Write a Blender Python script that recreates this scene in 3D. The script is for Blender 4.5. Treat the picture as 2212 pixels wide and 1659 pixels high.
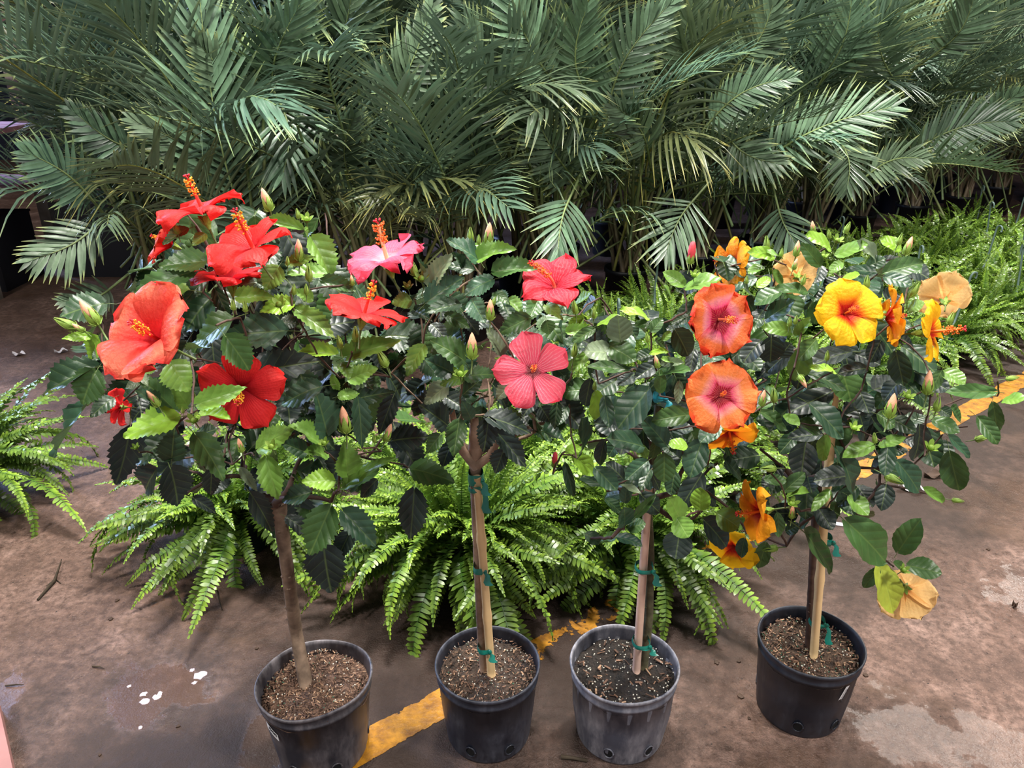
import bpy, math, random
from mathutils import Vector, Matrix, Quaternion, noise
random.seed(7)
R = random.random
def U(a, b): return a + (b - a) * random.random()
sc = bpy.context.scene
for o in list(bpy.data.objects): bpy.data.objects.remove(o)
C = sc.collection
V = Vector

# ------------------------------------------------------------------ camera
F = 1661.0; W_, H_ = 2212.0, 1659.0
PITCH = math.radians(24); CAMZ = 1.70
cam = bpy.data.objects.new('camera', bpy.data.cameras.new('camera')); C.objects.link(cam)
cam.location = (0, 0, CAMZ); cam.rotation_euler = (math.radians(90) - PITCH, 0, 0)
cam.data.sensor_width = 36; cam.data.lens = 36 * F / W_
cam.data.clip_start = 0.05; cam.data.clip_end = 100
sc.camera = cam
FWD = V((0, math.cos(PITCH), -math.sin(PITCH))); UP = V((0, math.sin(PITCH), math.cos(PITCH))); RT = V((1, 0, 0))
CAM = V((0, 0, CAMZ))

def lin(c):
    c = c / 255.0
    return c / 12.92 if c <= 0.04045 else ((c + 0.055) / 1.055) ** 2.4
def rgb(r, g, b, a=1.0): return (lin(r), lin(g), lin(b), a)

# ------------------------------------------------------------------ world, lights, exposure
w = bpy.data.worlds.new('world'); sc.world = w; w.use_nodes = True
bg = w.node_tree.nodes['Background']
bg.inputs['Color'].default_value = (0.90, 0.93, 1.0, 1); bg.inputs['Strength'].default_value = 0.36
def area(name, loc, target, size, power, col, size_y=None):
    l = bpy.data.lights.new(name, 'AREA'); l.energy = power; l.color = col
    l.shape = 'RECTANGLE'; l.size = size; l.size_y = size_y or size
    o = bpy.data.objects.new(name, l); C.objects.link(o); o.location = loc
    o.rotation_euler = (V(target) - V(loc)).to_track_quat('-Z', 'Y').to_euler()
    return o
# light of the high-bay lamps that hang under the ceiling (their bodies are built further down)
LAMPS = [(4.1, 5.9, 5.0), (-4.1, 6.3, 5.0), (3.4, -0.6, 5.0), (-3.4, -0.6, 5.0), (0.0, 2.4, 5.0)]
LPOW = [320, 60, 250, 200, 310]
for (x, y, z), p in zip(LAMPS, LPOW):
    area('lamp_light', (x, y, z - 0.1), (x, y, 0), 0.7, p, (1.0, 0.965, 0.90))
# added cool blue fill from the far left for the palms, no real source
area('added_cool_fill', (-6.4, 6.6, 3.0), (-1.4, 4.9, 2.5), 2.0, 260, (0.42, 0.58, 1.0), 2.4)
bpy.data.lights['added_cool_fill'].spread = math.radians(80)
sc.view_settings.view_transform = 'Standard'; sc.view_settings.look = 'None'
sc.view_settings.exposure = 0.60; sc.view_settings.gamma = 1.0
sc.view_settings.use_curve_mapping = False
sc.cycles.use_denoising = True
sc.cycles.max_bounces = 6; sc.cycles.diffuse_bounces = 3; sc.cycles.glossy_bounces = 2
sc.cycles.transmission_bounces = 3; sc.cycles.transparent_max_bounces = 6
sc.cycles.caustics_reflective = False; sc.cycles.caustics_refractive = False
sc.cycles.sample_clamp_indirect = 4.0

# ------------------------------------------------------------------ geometry helpers
def ray(px, py):
    return FWD + RT * ((px - W_ / 2) / F) + UP * (-(py - H_ / 2) / F)
def PY(px, py, Y):
    d = ray(px, py); return CAM + d * (Y / d.y)
def PZ(px, py, Z=0.0):
    d = ray(px, py); return CAM + d * ((Z - CAMZ) / d.z)
def depth(p): return (p - CAM).dot(FWD)
def camdir(x, y, z): return (RT * x + UP * y - FWD * z).normalized()

class MB:
    def __init__(s): s.v = []; s.f = []; s.m = []; s.uv = []; s.use_uv = False
    def add(s, co, uv=None):
        s.v.append(tuple(co)); s.uv.append(uv or (0, 0)); return len(s.v) - 1
    def face(s, idx, mi=0): s.f.append(tuple(idx)); s.m.append(mi)
    def grid(s, P, uvs=None, mi=0, closed=False):
        n = len(P); k = len(P[0]); b = len(s.v)
        for i in range(n):
            for j in range(k): s.add(P[i][j], uvs[i][j] if uvs else (i / (n - 1), j / max(1, k - 1)))
        for i in range(n - 1):
            for j in range(k if closed else k - 1):
                j2 = (j + 1) % k
                s.face((b + i * k + j, b + i * k + j2, b + (i + 1) * k + j2, b + (i + 1) * k + j), mi)
    def tube(s, pts, rad, n=6, mi=0, cap=True, uvv=None):
        pts = [V(p) for p in pts]
        if not hasattr(rad, '__len__'): rad = [rad] * len(pts)
        ref = V((0.13, 0.31, 0.94)); P = []
        t0 = (pts[-1] - pts[0]).normalized()
        if abs(t0.dot(ref)) > 0.9: ref = V((1, 0.1, 0))
        for i, p in enumerate(pts):
            t = (pts[min(i + 1, len(pts) - 1)] - pts[max(i - 1, 0)]).normalized()
            a = t.cross(ref).normalized(); b = t.cross(a)
            P.append([p + (a * math.cos(q) + b * math.sin(q)) * rad[i] for q in [2 * math.pi * k / n for k in range(n)]])
        st = len(s.v)
        s.grid(P, mi=mi, closed=True, uvs=[[(uvv if uvv is not None else i / max(1, len(pts) - 1), 0.5)] * n for i in range(len(pts))])
        if cap:
            s.face([st + k for k in range(n)], mi); e = st + (len(pts) - 1) * n
            s.face([e + n - 1 - k for k in range(n)], mi)
    def ball(s, c, r, mi=0, n=6, sc_=(1, 1, 1), uv=(0, 0)):
        c = V(c); rows = max(3, n // 2 + 1); P = []
        for i in range(rows + 1):
            th = math.pi * i / rows
            P.append([c + V((math.sin(th) * math.cos(2 * math.pi * k / n) * sc_[0], math.sin(th) * math.sin(2 * math.pi * k / n) * sc_[1], math.cos(th) * sc_[2])) * r for k in range(n)])
        s.grid(P, mi=mi, closed=True, uvs=[[uv] * n for _ in range(rows + 1)])
    def box(s, c, size, rot=None, mi=0):
        c = V(c); b = len(s.v); hx, hy, hz = [q / 2 for q in size]
        for z in (-hz, hz):
            for x, y in ((-hx, -hy), (hx, -hy), (hx, hy), (-hx, hy)):
                p = V((x, y, z)); s.add(c + (rot @ p if rot else p))
        for f in ((3, 2, 1, 0), (4, 5, 6, 7), (0, 1, 5, 4), (1, 2, 6, 5), (2, 3, 7, 6), (3, 0, 4, 7)):
            s.face([b + k for k in f], mi)
    def mesh(s, name, mats, smooth=True):
        me = bpy.data.meshes.new(name); me.from_pydata(s.v, [], s.f)
        for m in (mats if isinstance(mats, (list, tuple)) else [mats]): me.materials.append(m)
        me.polygons.foreach_set('material_index', s.m)
        me.polygons.foreach_set('use_smooth', [smooth] * len(s.f))
        uvl = me.uv_layers.new(name='UVMap'); flat = []
        for f in s.f:
            for i in f: flat.extend(s.uv[i])
        uvl.data.foreach_set('uv', flat)
        me.update(); return me
    def obj(s, name, mats, parent=None, smooth=True, **kw):
        return put(name, s.mesh(name, mats, smooth), parent, **kw)
def put(name, me, parent=None, M=None, color=None, kind=None, label=None):
    o = bpy.data.objects.new(name, me); C.objects.link(o)
    if parent is not None: o.parent = parent
    if M is not None: o.matrix_local = M
    if color: o.color = color
    if kind: o['kind'] = kind
    if label: o['label'] = label
    return o
def thing(name, loc=(0, 0, 0), label=None, cat=None, group=None):
    o = bpy.data.objects.new(name, None); C.objects.link(o); o.location = loc; o.empty_display_size = .05
    tag(o, label, cat, group); return o
def tag(o, label=None, cat=None, group=None, kind=None):
    if label: o['label'] = label
    if cat: o['category'] = cat
    if group: o['group'] = group
    if kind: o['kind'] = kind
    return o
def frame(origin, ydir, nrm, sx, sy, sz):
    y = ydir.normalized(); z = (nrm - y * nrm.dot(y)).normalized(); x = y.cross(z)
    M = Matrix(((x.x * sx, y.x * sy, z.x * sz, origin.x), (x.y * sx, y.y * sy, z.y * sz, origin.y), (x.z * sx, y.z * sy, z.z * sz, origin.z), (0, 0, 0, 1)))
    return M

# ------------------------------------------------------------------ materials
class NT:
    def __init__(s, name):
        s.m = bpy.data.materials.new(name); s.m.use_nodes = True; s.t = s.m.node_tree; s.n = s.t.nodes
        s.b = s.n['Principled BSDF']; s.out = s.n['Material Output']
    def N(s, typ, **kw):
        n = s.n.new(typ)
        for k, v in kw.items():
            if k.startswith('i_'):
                key = k[2:]; n.inputs[int(key) if key.isdigit() else key.replace('_', ' ')].default_value = v
            else: setattr(n, k, v)
        return n
    def L(s, a, b): s.t.links.new(a, b)
    def math(s, op, a, b=None, c=None, clamp=False):
        n = s.n.new('ShaderNodeMath'); n.operation = op; n.use_clamp = clamp
        for i, x in enumerate((a, b, c)):
            if x is None: continue
            if isinstance(x, (int, float)): n.inputs[i].default_value = x
            else: s.L(x, n.inputs[i])
        return n.outputs[0]
    def mix(s, fac, a, b, mode='MIX'):
        n = s.n.new('ShaderNodeMix'); n.data_type = 'RGBA'; n.blend_type = mode
        for i, x in ((0, fac), (6, a), (7, b)):
            if isinstance(x, (int, float, tuple)): n.inputs[i].default_value = x
            else: s.L(x, n.inputs[i])
        return n.outputs[2]
    def ramp(s, fac, stops):
        n = s.n.new('ShaderNodeValToRGB'); e = n.color_ramp.elements
        while len(e) < len(stops): e.new(0.5)
        for el, (p, c) in zip(e, stops): el.position = p; el.color = c if len(c) == 4 else (*c, 1)
        s.L(fac, n.inputs[0]); return n.outputs[0]
    def noise(s, vec, scale, detail=3, rough=.55, out=0):
        n = s.N('ShaderNodeTexNoise'); n.inputs['Scale'].default_value = scale; n.inputs['Detail'].default_value = detail
        n.inputs['Roughness'].default_value = rough
        if vec is not None: s.L(vec, n.inputs['Vector'])
        return n.outputs[out]
    def bump(s, h, strength=.3, dist=.01):
        n = s.N('ShaderNodeBump'); n.inputs['Strength'].default_value = strength; n.inputs['Distance'].default_value = dist
        s.L(h, n.inputs['Height']); s.L(n.outputs[0], s.b.inputs['Normal']); return n.outputs[0]
    def translucent(s, col, fac):
        tr = s.N('ShaderNodeBsdfTranslucent'); s.L(col, tr.inputs[0])
        mx = s.N('ShaderNodeMixShader'); mx.inputs[0].default_value = fac
        s.L(s.b.outputs[0], mx.inputs[1]); s.L(tr.outputs[0], mx.inputs[2]); s.L(mx.outputs[0], s.out.inputs[0])
BW = lambda v: (v, v, v, 1)

def simple(name, col, rough=.6, noise_amt=.25, scale=20, bump=.1, spec=.4, coord='Object'):
    k = NT(name); tc = k.N('ShaderNodeTexCoord').outputs[coord]
    nz = k.noise(tc, scale, 4)
    c2 = tuple(min(1, x * (1 + noise_amt)) for x in col[:3]) + (1,); c1 = tuple(x * (1 - noise_amt) for x in col[:3]) + (1,)
    k.L(k.ramp(nz, [(.3, c1), (.7, c2)]), k.b.inputs['Base Color'])
    k.b.inputs['Roughness'].default_value = rough; k.b.inputs['Specular IOR Level'].default_value = spec
    if bump: k.bump(nz, bump, .005)
    return k.m

def leaf_mat():
    k = NT('hibiscus_leaf'); uv = k.N('ShaderNodeTexCoord').outputs['UV']; sp = k.N('ShaderNodeSeparateXYZ'); k.L(uv, sp.inputs[0])
    u, v = sp.outputs[0], sp.outputs[1]
    oi = k.N('ShaderNodeObjectInfo')
    av = k.math('ABSOLUTE', k.math('SUBTRACT', v, .5))           # 0 midrib .. .5 edge
    q = k.math('FRACT', k.math('ADD', k.math('MULTIPLY', k.math('SUBTRACT', u, k.math('MULTIPLY', av, .62)), 5.0), .3))
    d = k.math('ABSOLUTE', k.math('SUBTRACT', q, .5))            # 0 at the vein
    side = k.math('SUBTRACT', 1, k.math('MULTIPLY', d, 15.0), clamp=True)
    mid = k.math('SUBTRACT', 1, k.math('MULTIPLY', av, 28.0), clamp=True)
    vein = k.math('MAXIMUM', k.math('MULTIPLY', side, .38), k.math('MULTIPLY', mid, .9))
    nz = k.noise(k.N('ShaderNodeTexCoord').outputs['Object'], 4, 3)
    rnd = k.math('ADD', k.math('MULTIPLY', oi.outputs['Random'], .5), .75)
    br = k.math('MULTIPLY', rnd, k.math('ADD', k.math('MULTIPLY', nz, .7), .65))
    cmb = k.N('ShaderNodeCombineColor')
    for i in range(3): k.L(br, cmb.inputs[i])
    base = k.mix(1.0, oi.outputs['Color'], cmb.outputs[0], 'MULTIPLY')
    lt = k.mix(.5, base, rgb(150, 175, 90))
    col = k.mix(k.math('MULTIPLY', vein, .55), base, lt)
    geo = k.N('ShaderNodeNewGeometry')
    col = k.mix(k.math('MULTIPLY', geo.outputs['Backfacing'], .4), col, rgb(125, 145, 90))
    k.L(col, k.b.inputs['Base Color'])
    k.b.inputs['Roughness'].default_value = .40; k.b.inputs['Specular IOR Level'].default_value = .45
    h = k.math('ADD', k.math('MULTIPLY', k.math('SMOOTH_MIN', d, .3, .2), 1.6), k.math('MULTIPLY', nz, .5))
    h = k.math('SUBTRACT', h, k.math('MULTIPLY', mid, .4))
    k.bump(h, .16, .02)
    k.translucent(col, .14); return k.m

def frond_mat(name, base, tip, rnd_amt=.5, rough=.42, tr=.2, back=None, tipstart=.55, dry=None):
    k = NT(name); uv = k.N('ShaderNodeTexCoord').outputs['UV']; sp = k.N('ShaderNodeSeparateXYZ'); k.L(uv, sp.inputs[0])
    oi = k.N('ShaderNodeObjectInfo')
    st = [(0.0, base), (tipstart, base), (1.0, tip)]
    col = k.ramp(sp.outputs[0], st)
    rnd = k.math('ADD', k.math('MULTIPLY', oi.outputs['Random'], rnd_amt), 1 - rnd_amt / 2)
    nz = k.noise(k.N('ShaderNodeTexCoord').outputs['Object'], 6, 2)
    br = k.math('MULTIPLY', rnd, k.math('ADD', nz, .5))
    cmb = k.N('ShaderNodeCombineColor')
    for i in range(3): k.L(br, cmb.inputs[i])
    col = k.mix(1.0, col, cmb.outputs[0], 'MULTIPLY')
    col = k.mix(1.0, col, oi.outputs['Color'], 'MULTIPLY')
    if back:
        geo = k.N('ShaderNodeNewGeometry'); col = k.mix(k.math('MULTIPLY', geo.outputs['Backfacing'], .5), col, back)
    k.L(col, k.b.inputs['Base Color']); k.b.inputs['Roughness'].default_value = rough
    k.translucent(col, tr); return k.m

def petal_mat(name, stops, vein=.25, vein_col=(1, .9, .9, 1), freq=13, crinkle=.25):
    k = NT(name); tc = k.N('ShaderNodeTexCoord'); sp = k.N('ShaderNodeSeparateXYZ'); k.L(tc.outputs['UV'], sp.inputs[0])
    u, v = sp.outputs[0], sp.outputs[1]
    nz = k.noise(tc.outputs['Object'], 3.5, 3)
    uu = k.math('ADD', u, k.math('MULTIPLY', k.math('SUBTRACT', nz, .5), .16))
    col = k.ramp(uu, [(p, c) for p, c in stops])
    # radial veins that fan out from the throat
    vv = k.math('MULTIPLY', k.math('SUBTRACT', v, .5), freq)
    wob = k.math('MULTIPLY', k.noise(tc.outputs['Object'], 6, 2), 1.2)
    s = k.math('SINE', k.math('MULTIPLY', k.math('ADD', vv, wob), 6.283))
    ln = k.math('POWER', k.math('MAXIMUM', s, 0.0), 5.0)
    fade = k.math('SUBTRACT', 1.1, u, clamp=True)
    f = k.math('MULTIPLY', k.math('MULTIPLY', ln, fade), vein)
    col = k.mix(f, col, vein_col)
    k.L(col, k.b.inputs['Base Color']); k.b.inputs['Roughness'].default_value = .55
    k.b.inputs['Specular IOR Level'].default_value = .25
    h = k.math('ADD', k.math('MULTIPLY', s, .10), k.math('MULTIPLY', k.noise(tc.outputs['Object'], 7, 3), crinkle * 7))
    k.bump(h, .16, .02)
    k.translucent(col, .36); return k.m

M_leaf = leaf_mat()
M_stem = simple('green_stem', rgb(95, 115, 62), .5, .3, 30)
M_bark = simple('grey_brown_bark', rgb(118, 98, 82), .85, .4, 35, .6)
M_bark2 = simple('light_tan_bark', rgb(148, 122, 104), .85, .35, 35, .5)
M_bark_green = simple('green_brown_bark', rgb(88, 84, 62), .85, .4, 40, .6)
M_twig = simple('dark_twig_bark', rgb(78, 58, 50), .8, .35, 50, .4)
M_calyx = simple('calyx_green', rgb(128, 158, 62), .5, .25, 40, .2)
M_budtip = simple('bud_tip_apricot', rgb(225, 165, 130), .55, .2, 40, .2)
M_budred = simple('bud_tip_red', rgb(225, 70, 80), .5, .2, 40, .3)
M_anther = simple('anther_yellow', rgb(245, 170, 40), .5, .2, 60, 0)
M_anther_or = simple('anther_orange', rgb(245, 125, 45), .5, .2, 60, 0)
M_stigma = simple('stigma_red', rgb(205, 30, 50), .5, .2, 60, 0)
M_col = {'red': simple('column_red', rgb(225, 60, 50), .5, .1, 30, 0), 'pale': simple('column_pale', rgb(240, 200, 150), .5, .1, 30, 0),
         'coral': simple('column_coral', rgb(235, 120, 90), .5, .1, 30, 0), 'yel': simple('column_orange', rgb(240, 120, 40), .5, .1, 30, 0)}
M_bamboo = simple('bamboo_tan', rgb(226, 192, 142), .5, .12, 12, .1)
M_wood_pink = simple('painted_cane_pinkish', rgb(218, 182, 164), .6, .15, 14, .15)
M_tie = simple('green_tie_tape', rgb(20, 120, 105), .3, .2, 30, .2, .6)
M_tie_blue = simple('blue_tie_tape', rgb(30, 130, 145), .3, .2, 30, .2, .6)
M_fernpot = simple('dark_green_plastic', rgb(28, 52, 46), .35, .15, 12, .05)
M_hook = simple('grey_green_hanger', rgb(92, 112, 108), .35, .1, 20, 0)
M_white = simple('white_label', rgb(225, 225, 228), .6, .04, 20, 0)
M_ink = simple('black_ink', rgb(40, 38, 42), .6, .05, 20, 0)
M_palmpot = simple('black_palm_pot', rgb(22, 23, 28), .45, .2, 10, .05)

def pot_mat(name, col, dust, amt, scale=7):
    k = NT(name); tc = k.N('ShaderNodeTexCoord').outputs['Object']
    mp = k.N('ShaderNodeMapping'); mp.inputs['Scale'].default_value = (1, 1, .35); k.L(tc, mp.inputs[0])
    n1 = k.noise(mp.outputs[0], scale * 2.2, 6, .65); n2 = k.noise(mp.outputs[0], scale * 7, 4, .7)
    f = k.math('MULTIPLY', k.ramp(n1, [(.42, BW(0)), (.75, BW(1))]), k.ramp(n2, [(.3, BW(.2)), (.7, BW(1))]))
    sz = k.N('ShaderNodeSeparateXYZ'); k.L(tc, sz.inputs[0])       # splashed dirt round the foot, scuffed rim
    lo = k.math('MULTIPLY', k.math('SUBTRACT', .075, sz.outputs[2]), 14.0, clamp=True); hi = k.math('MULTIPLY', k.math('SUBTRACT', sz.outputs[2], .222), 40.0, clamp=True)
    f = k.math('ADD', f, k.math('MULTIPLY', k.math('MAXIMUM', lo, hi), k.math('MULTIPLY', k.ramp(n2, [(.35, BW(0)), (.65, BW(1))]), .7)), clamp=True)
    k.L(k.mix(k.math('MULTIPLY', f, amt), col, dust), k.b.inputs['Base Color'])
    k.L(k.math('ADD', k.math('MULTIPLY', f, .3), .36), k.b.inputs['Roughness'])
    k.bump(n2, .12, .003); return k.m
M_pot = [pot_mat('worn_black_plastic', rgb(40, 40, 48), rgb(140, 132, 135), .7),
         pot_mat('navy_black_plastic', rgb(26, 30, 42), rgb(110, 112, 125), .45),
         pot_mat('dusty_grey_plastic', rgb(72, 75, 88), rgb(168, 165, 172), .9),
         pot_mat('blue_black_plastic', rgb(22, 26, 37), rgb(90, 92, 104), .35)]
def soil_mat(name, c1, c2):
    k = NT(name); tc = k.N('ShaderNodeTexCoord').outputs['Object']
    n1 = k.noise(tc, 60, 5, .7); v = k.N('ShaderNodeTexVoronoi', feature='F1'); v.inputs['Scale'].default_value = 160; k.L(tc, v.inputs['Vector'])
    col = k.mix(k.ramp(n1, [(.4, BW(0)), (.65, BW(1))]), c1, c2)
    k.L(col, k.b.inputs['Base Color']); k.b.inputs['Roughness'].default_value = .9
    k.bump(k.math('ADD', n1, k.math('MULTIPLY', v.outputs[0], .6)), .9, .01); return k.m
M_soil = [soil_mat('barky_soil', rgb(72, 52, 42), rgb(130, 100, 82)), soil_mat('dark_soil', rgb(42, 33, 28), rgb(88, 70, 58)),
          soil_mat('black_soil', rgb(24, 20, 18), rgb(50, 40, 34)), soil_mat('mulch_soil', rgb(46, 34, 28), rgb(104, 82, 66))]
M_chip = simple('bark_chip', rgb(165, 132, 105), .8, .35, 60, 0)
M_chip2 = simple('dark_bark_chip', rgb(78, 56, 44), .8, .35, 60, 0); M_chip3 = simple('mid_bark_chip', rgb(122, 92, 74), .8, .35, 60, 0)
M_perl = simple('perlite_white', rgb(225, 220, 205), .8, .1, 60, 0)
M_beadg = simple('fertiliser_bead_green', rgb(70, 120, 95), .5, .2, 60, 0)
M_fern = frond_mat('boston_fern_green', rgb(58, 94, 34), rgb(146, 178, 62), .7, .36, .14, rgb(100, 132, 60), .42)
M_palm = frond_mat('palm_green', rgb(88, 110, 88), rgb(160, 172, 110), .95, .36, .12, rgb(96, 118, 104), .76)
M_palmstem = frond_mat('palm_stem_green', rgb(120, 104, 82), rgb(118, 142, 88), .5, .5, .05, None, .15)

PET = {
 'redgap': petal_mat('petal_scarlet', [(0, rgb(110, 5, 20)), (.2, rgb(170, 15, 30)), (.42, rgb(226, 40, 42)), (1, rgb(232, 52, 46))], .35, rgb(175, 18, 28)),
 'red': petal_mat('petal_red', [(0, rgb(150, 10, 25)), (.16, rgb(205, 25, 38)), (.35, rgb(236, 44, 44)), (1, rgb(240, 50, 46))], .25, rgb(190, 20, 30)),
 'deep': petal_mat('petal_deep_red', [(0, rgb(110, 5, 25)), (.25, rgb(185, 18, 38)), (.5, rgb(222, 34, 40)), (1, rgb(230, 44, 44))], .3, rgb(170, 15, 25)),
 'salmon': petal_mat('petal_salmon', [(0, rgb(170, 15, 30)), (.25, rgb(232, 50, 50)), (.6, rgb(240, 88, 70)), (.88, rgb(242, 120, 92)), (1, rgb(238, 60, 55))], .5, rgb(215, 35, 40), 9),
 'pink': petal_mat('petal_pink', [(0, rgb(220, 60, 100)), (.15, rgb(240, 175, 190)), (.35, rgb(238, 110, 140)), (1, rgb(240, 82, 112))], .45, rgb(250, 175, 190), 11, .5),
 'coral': petal_mat('petal_coral', [(0, rgb(120, 5, 25)), (.14, rgb(195, 20, 50)), (.4, rgb(232, 50, 70)), (1, rgb(236, 52, 68))], .6, rgb(250, 130, 140), 9),
 'rose': petal_mat('petal_rose', [(0, rgb(95, 5, 22)), (.12, rgb(120, 8, 28)), (.22, rgb(225, 70, 100)), (.6, rgb(240, 95, 115)), (1, rgb(240, 78, 100))], .8, rgb(252, 180, 190), 9),
 'orange': petal_mat('petal_orange', [(0, rgb(120, 0, 40)), (.30, rgb(176, 8, 56)), (.36, rgb(240, 84, 124)), (.52, rgb(246, 140, 142)), (.64, rgb(243, 118, 62)), (.88, rgb(240, 98, 48)), (1, rgb(228, 52, 42))], .5, rgb(250, 150, 110), 10, .8),
 'tanger': petal_mat('petal_tangerine', [(0, rgb(120, 0, 40)), (.26, rgb(176, 8, 52)), (.32, rgb(240, 88, 124)), (.46, rgb(250, 150, 140)), (.58, rgb(248, 135, 70)), (.9, rgb(248, 122, 58)), (1, rgb(244, 80, 50))], .5, rgb(255, 165, 120), 10, .7),
 'yellow': petal_mat('petal_yellow', [(0, rgb(140, 5, 20)), (.22, rgb(200, 22, 22)), (.33, rgb(240, 110, 20)), (.46, rgb(250, 186, 26)), (1, rgb(252, 200, 28))], .22, rgb(244, 165, 22), 8),
 'amber': petal_mat('petal_amber', [(0, rgb(140, 5, 20)), (.2, rgb(190, 20, 20)), (.34, rgb(240, 130, 25)), (1, rgb(248, 172, 35))], .4, rgb(235, 140, 25), 9, .4),
 'peach': petal_mat('petal_peach', [(0, rgb(215, 140, 75)), (.25, rgb(250, 198, 120)), (1, rgb(255, 214, 148))], .3, rgb(238, 150, 85), 8),
}

# ------------------------------------------------------------------ setting
def floor_mat():
    k = NT('wet_concrete'); tc = k.N('ShaderNodeTexCoord').outputs['Object']
    big = k.noise(tc, .9, 4, .6); mid = k.noise(tc, 5, 6, .65); fine = k.noise(tc, 38, 6, .75)
    grit = k.noise(tc, 170, 3, .7)
    c = k.ramp(mid, [(.28, rgb(84, 63, 54)), (.5, rgb(128, 100, 88)), (.72, rgb(170, 139, 127))])
    c = k.mix(k.ramp(fine, [(.38, BW(.95)), (.62, BW(0))]), c, rgb(80, 60, 52))
    c = k.mix(k.math('MULTIPLY', k.ramp(grit, [(.58, BW(0)), (.72, BW(1))]), .6), c, rgb(178, 152, 142))
    # tan water stains and rust brown stains with shapes of their own
    st = k.noise(tc, 1.7, 5, .6); c = k.mix(k.math('MULTIPLY', k.ramp(st, [(.52, BW(0)), (.6, BW(1))]), .5), c, rgb(92, 68, 50))
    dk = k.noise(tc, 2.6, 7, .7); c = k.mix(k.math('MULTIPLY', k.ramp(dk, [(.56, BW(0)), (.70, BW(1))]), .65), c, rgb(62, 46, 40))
    # dark brown band that runs along the yellow line, edges broken by noise
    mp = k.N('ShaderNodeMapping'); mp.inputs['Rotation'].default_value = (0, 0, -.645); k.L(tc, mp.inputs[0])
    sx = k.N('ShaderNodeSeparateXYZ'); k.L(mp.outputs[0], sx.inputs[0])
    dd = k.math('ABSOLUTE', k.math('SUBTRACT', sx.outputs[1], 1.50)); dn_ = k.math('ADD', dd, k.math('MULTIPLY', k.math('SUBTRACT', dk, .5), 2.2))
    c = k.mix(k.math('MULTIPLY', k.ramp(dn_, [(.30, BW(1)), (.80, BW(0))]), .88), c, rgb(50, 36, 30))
    sp = k.noise(tc, 75, 2, .5); c = k.mix(k.ramp(sp, [(.70, BW(0)), (.74, BW(1))]), c, rgb(42, 34, 32))
    k.L(c, k.b.inputs['Base Color'])
    wet = k.ramp(k.noise(tc, 2.1, 5, .62), [(.46, BW(0)), (.58, BW(1))])
    pud = None                    # standing water: puddles with ragged edges
    for (x, y, r_) in ((1.08, 1.50, .15), (-1.02, 1.66, .15), (1.30, 1.46, .14), (1.75, 2.05, .16), (-.66, 1.50, .10), (-1.45, 1.62, .10), (-1.1, 2.1, .10)):
        dn = k.N('ShaderNodeVectorMath', operation='DISTANCE'); k.L(tc, dn.inputs[0]); dn.inputs[1].default_value = (x, y, 0)
        q = k.math('SUBTRACT', k.math('ADD', dn.outputs['Value'], k.math('MULTIPLY', k.math('SUBTRACT', k.noise(tc, 7, 6, .7), .5), .45)), r_)
        q = k.math('MULTIPLY', q, -30.0, clamp=True); pud = q if pud is None else k.math('MAXIMUM', pud, q)
    c = k.mix(k.math('MULTIPLY', pud, .35), c, rgb(96, 72, 60)); k.L(c, k.b.inputs['Base Color'])
    wet = k.math('MAXIMUM', wet, pud)
    k.L(k.math('SUBTRACT', k.math('SUBTRACT', k.math('ADD', .50, k.math('MULTIPLY', fine, .2)), k.math('MULTIPLY', wet, .30)), k.math('MULTIPLY', pud, .05)), k.b.inputs['Roughness'])
    k.b.inputs['Specular IOR Level'].default_value = .5
    h = k.math('ADD', k.math('MULTIPLY', fine, .6), k.math('ADD', k.math('MULTIPLY', grit, .35), k.math('MULTIPLY', mid, .8)))
    k.bump(h, .7, .016)
    bn = [n for n in k.n if n.type == 'BUMP'][0]; k.L(k.math('SUBTRACT', .8, k.math('MULTIPLY', pud, .58)), bn.inputs['Strength'])
    return k.m
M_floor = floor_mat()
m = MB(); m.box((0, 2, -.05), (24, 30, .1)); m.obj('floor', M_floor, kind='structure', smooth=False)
M_wall = simple('dark_warehouse_wall', rgb(34, 38, 56), .9, .3, 3, .1)
M_ceil = simple('dark_ceiling', rgb(70, 74, 90), .9, .2, 3, .1)
def panelled(name, c, size, n, axis):
    m = MB(); m.box(c, size)
    for i in range(n):          # corrugation ribs of the sheet-metal wall
        t = -.5 + (i + .5) / n
        if axis == 'x': m.box((c[0] + t * size[0], c[1] - size[1] / 2 - .02, c[2]), (.09, .04, size[2] - .02))
        else: m.box((c[0] + (size[0] / 2 + .02) * (1 if c[0] < 0 else -1), c[1] + t * size[1], c[2]), (.04, .09, size[2] - .02))
    return m.obj(name, M_wall, kind='structure', smooth=False)
panelled('wall_back', (0, 12.6, 2.8), (24, .2, 5.6), 60, 'x')
panelled('wall_left', (-8.6, 4, 2.8), (.2, 17, 5.6), 34, 'y')
panelled('wall_right', (9.6, 4, 2.8), (.2, 17, 5.6), 34, 'y')
m = MB(); m.box((.5, 4, 5.7), (18.4, 17.4, .15)); m.obj('ceiling', M_ceil, kind='structure', smooth=False)

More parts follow.
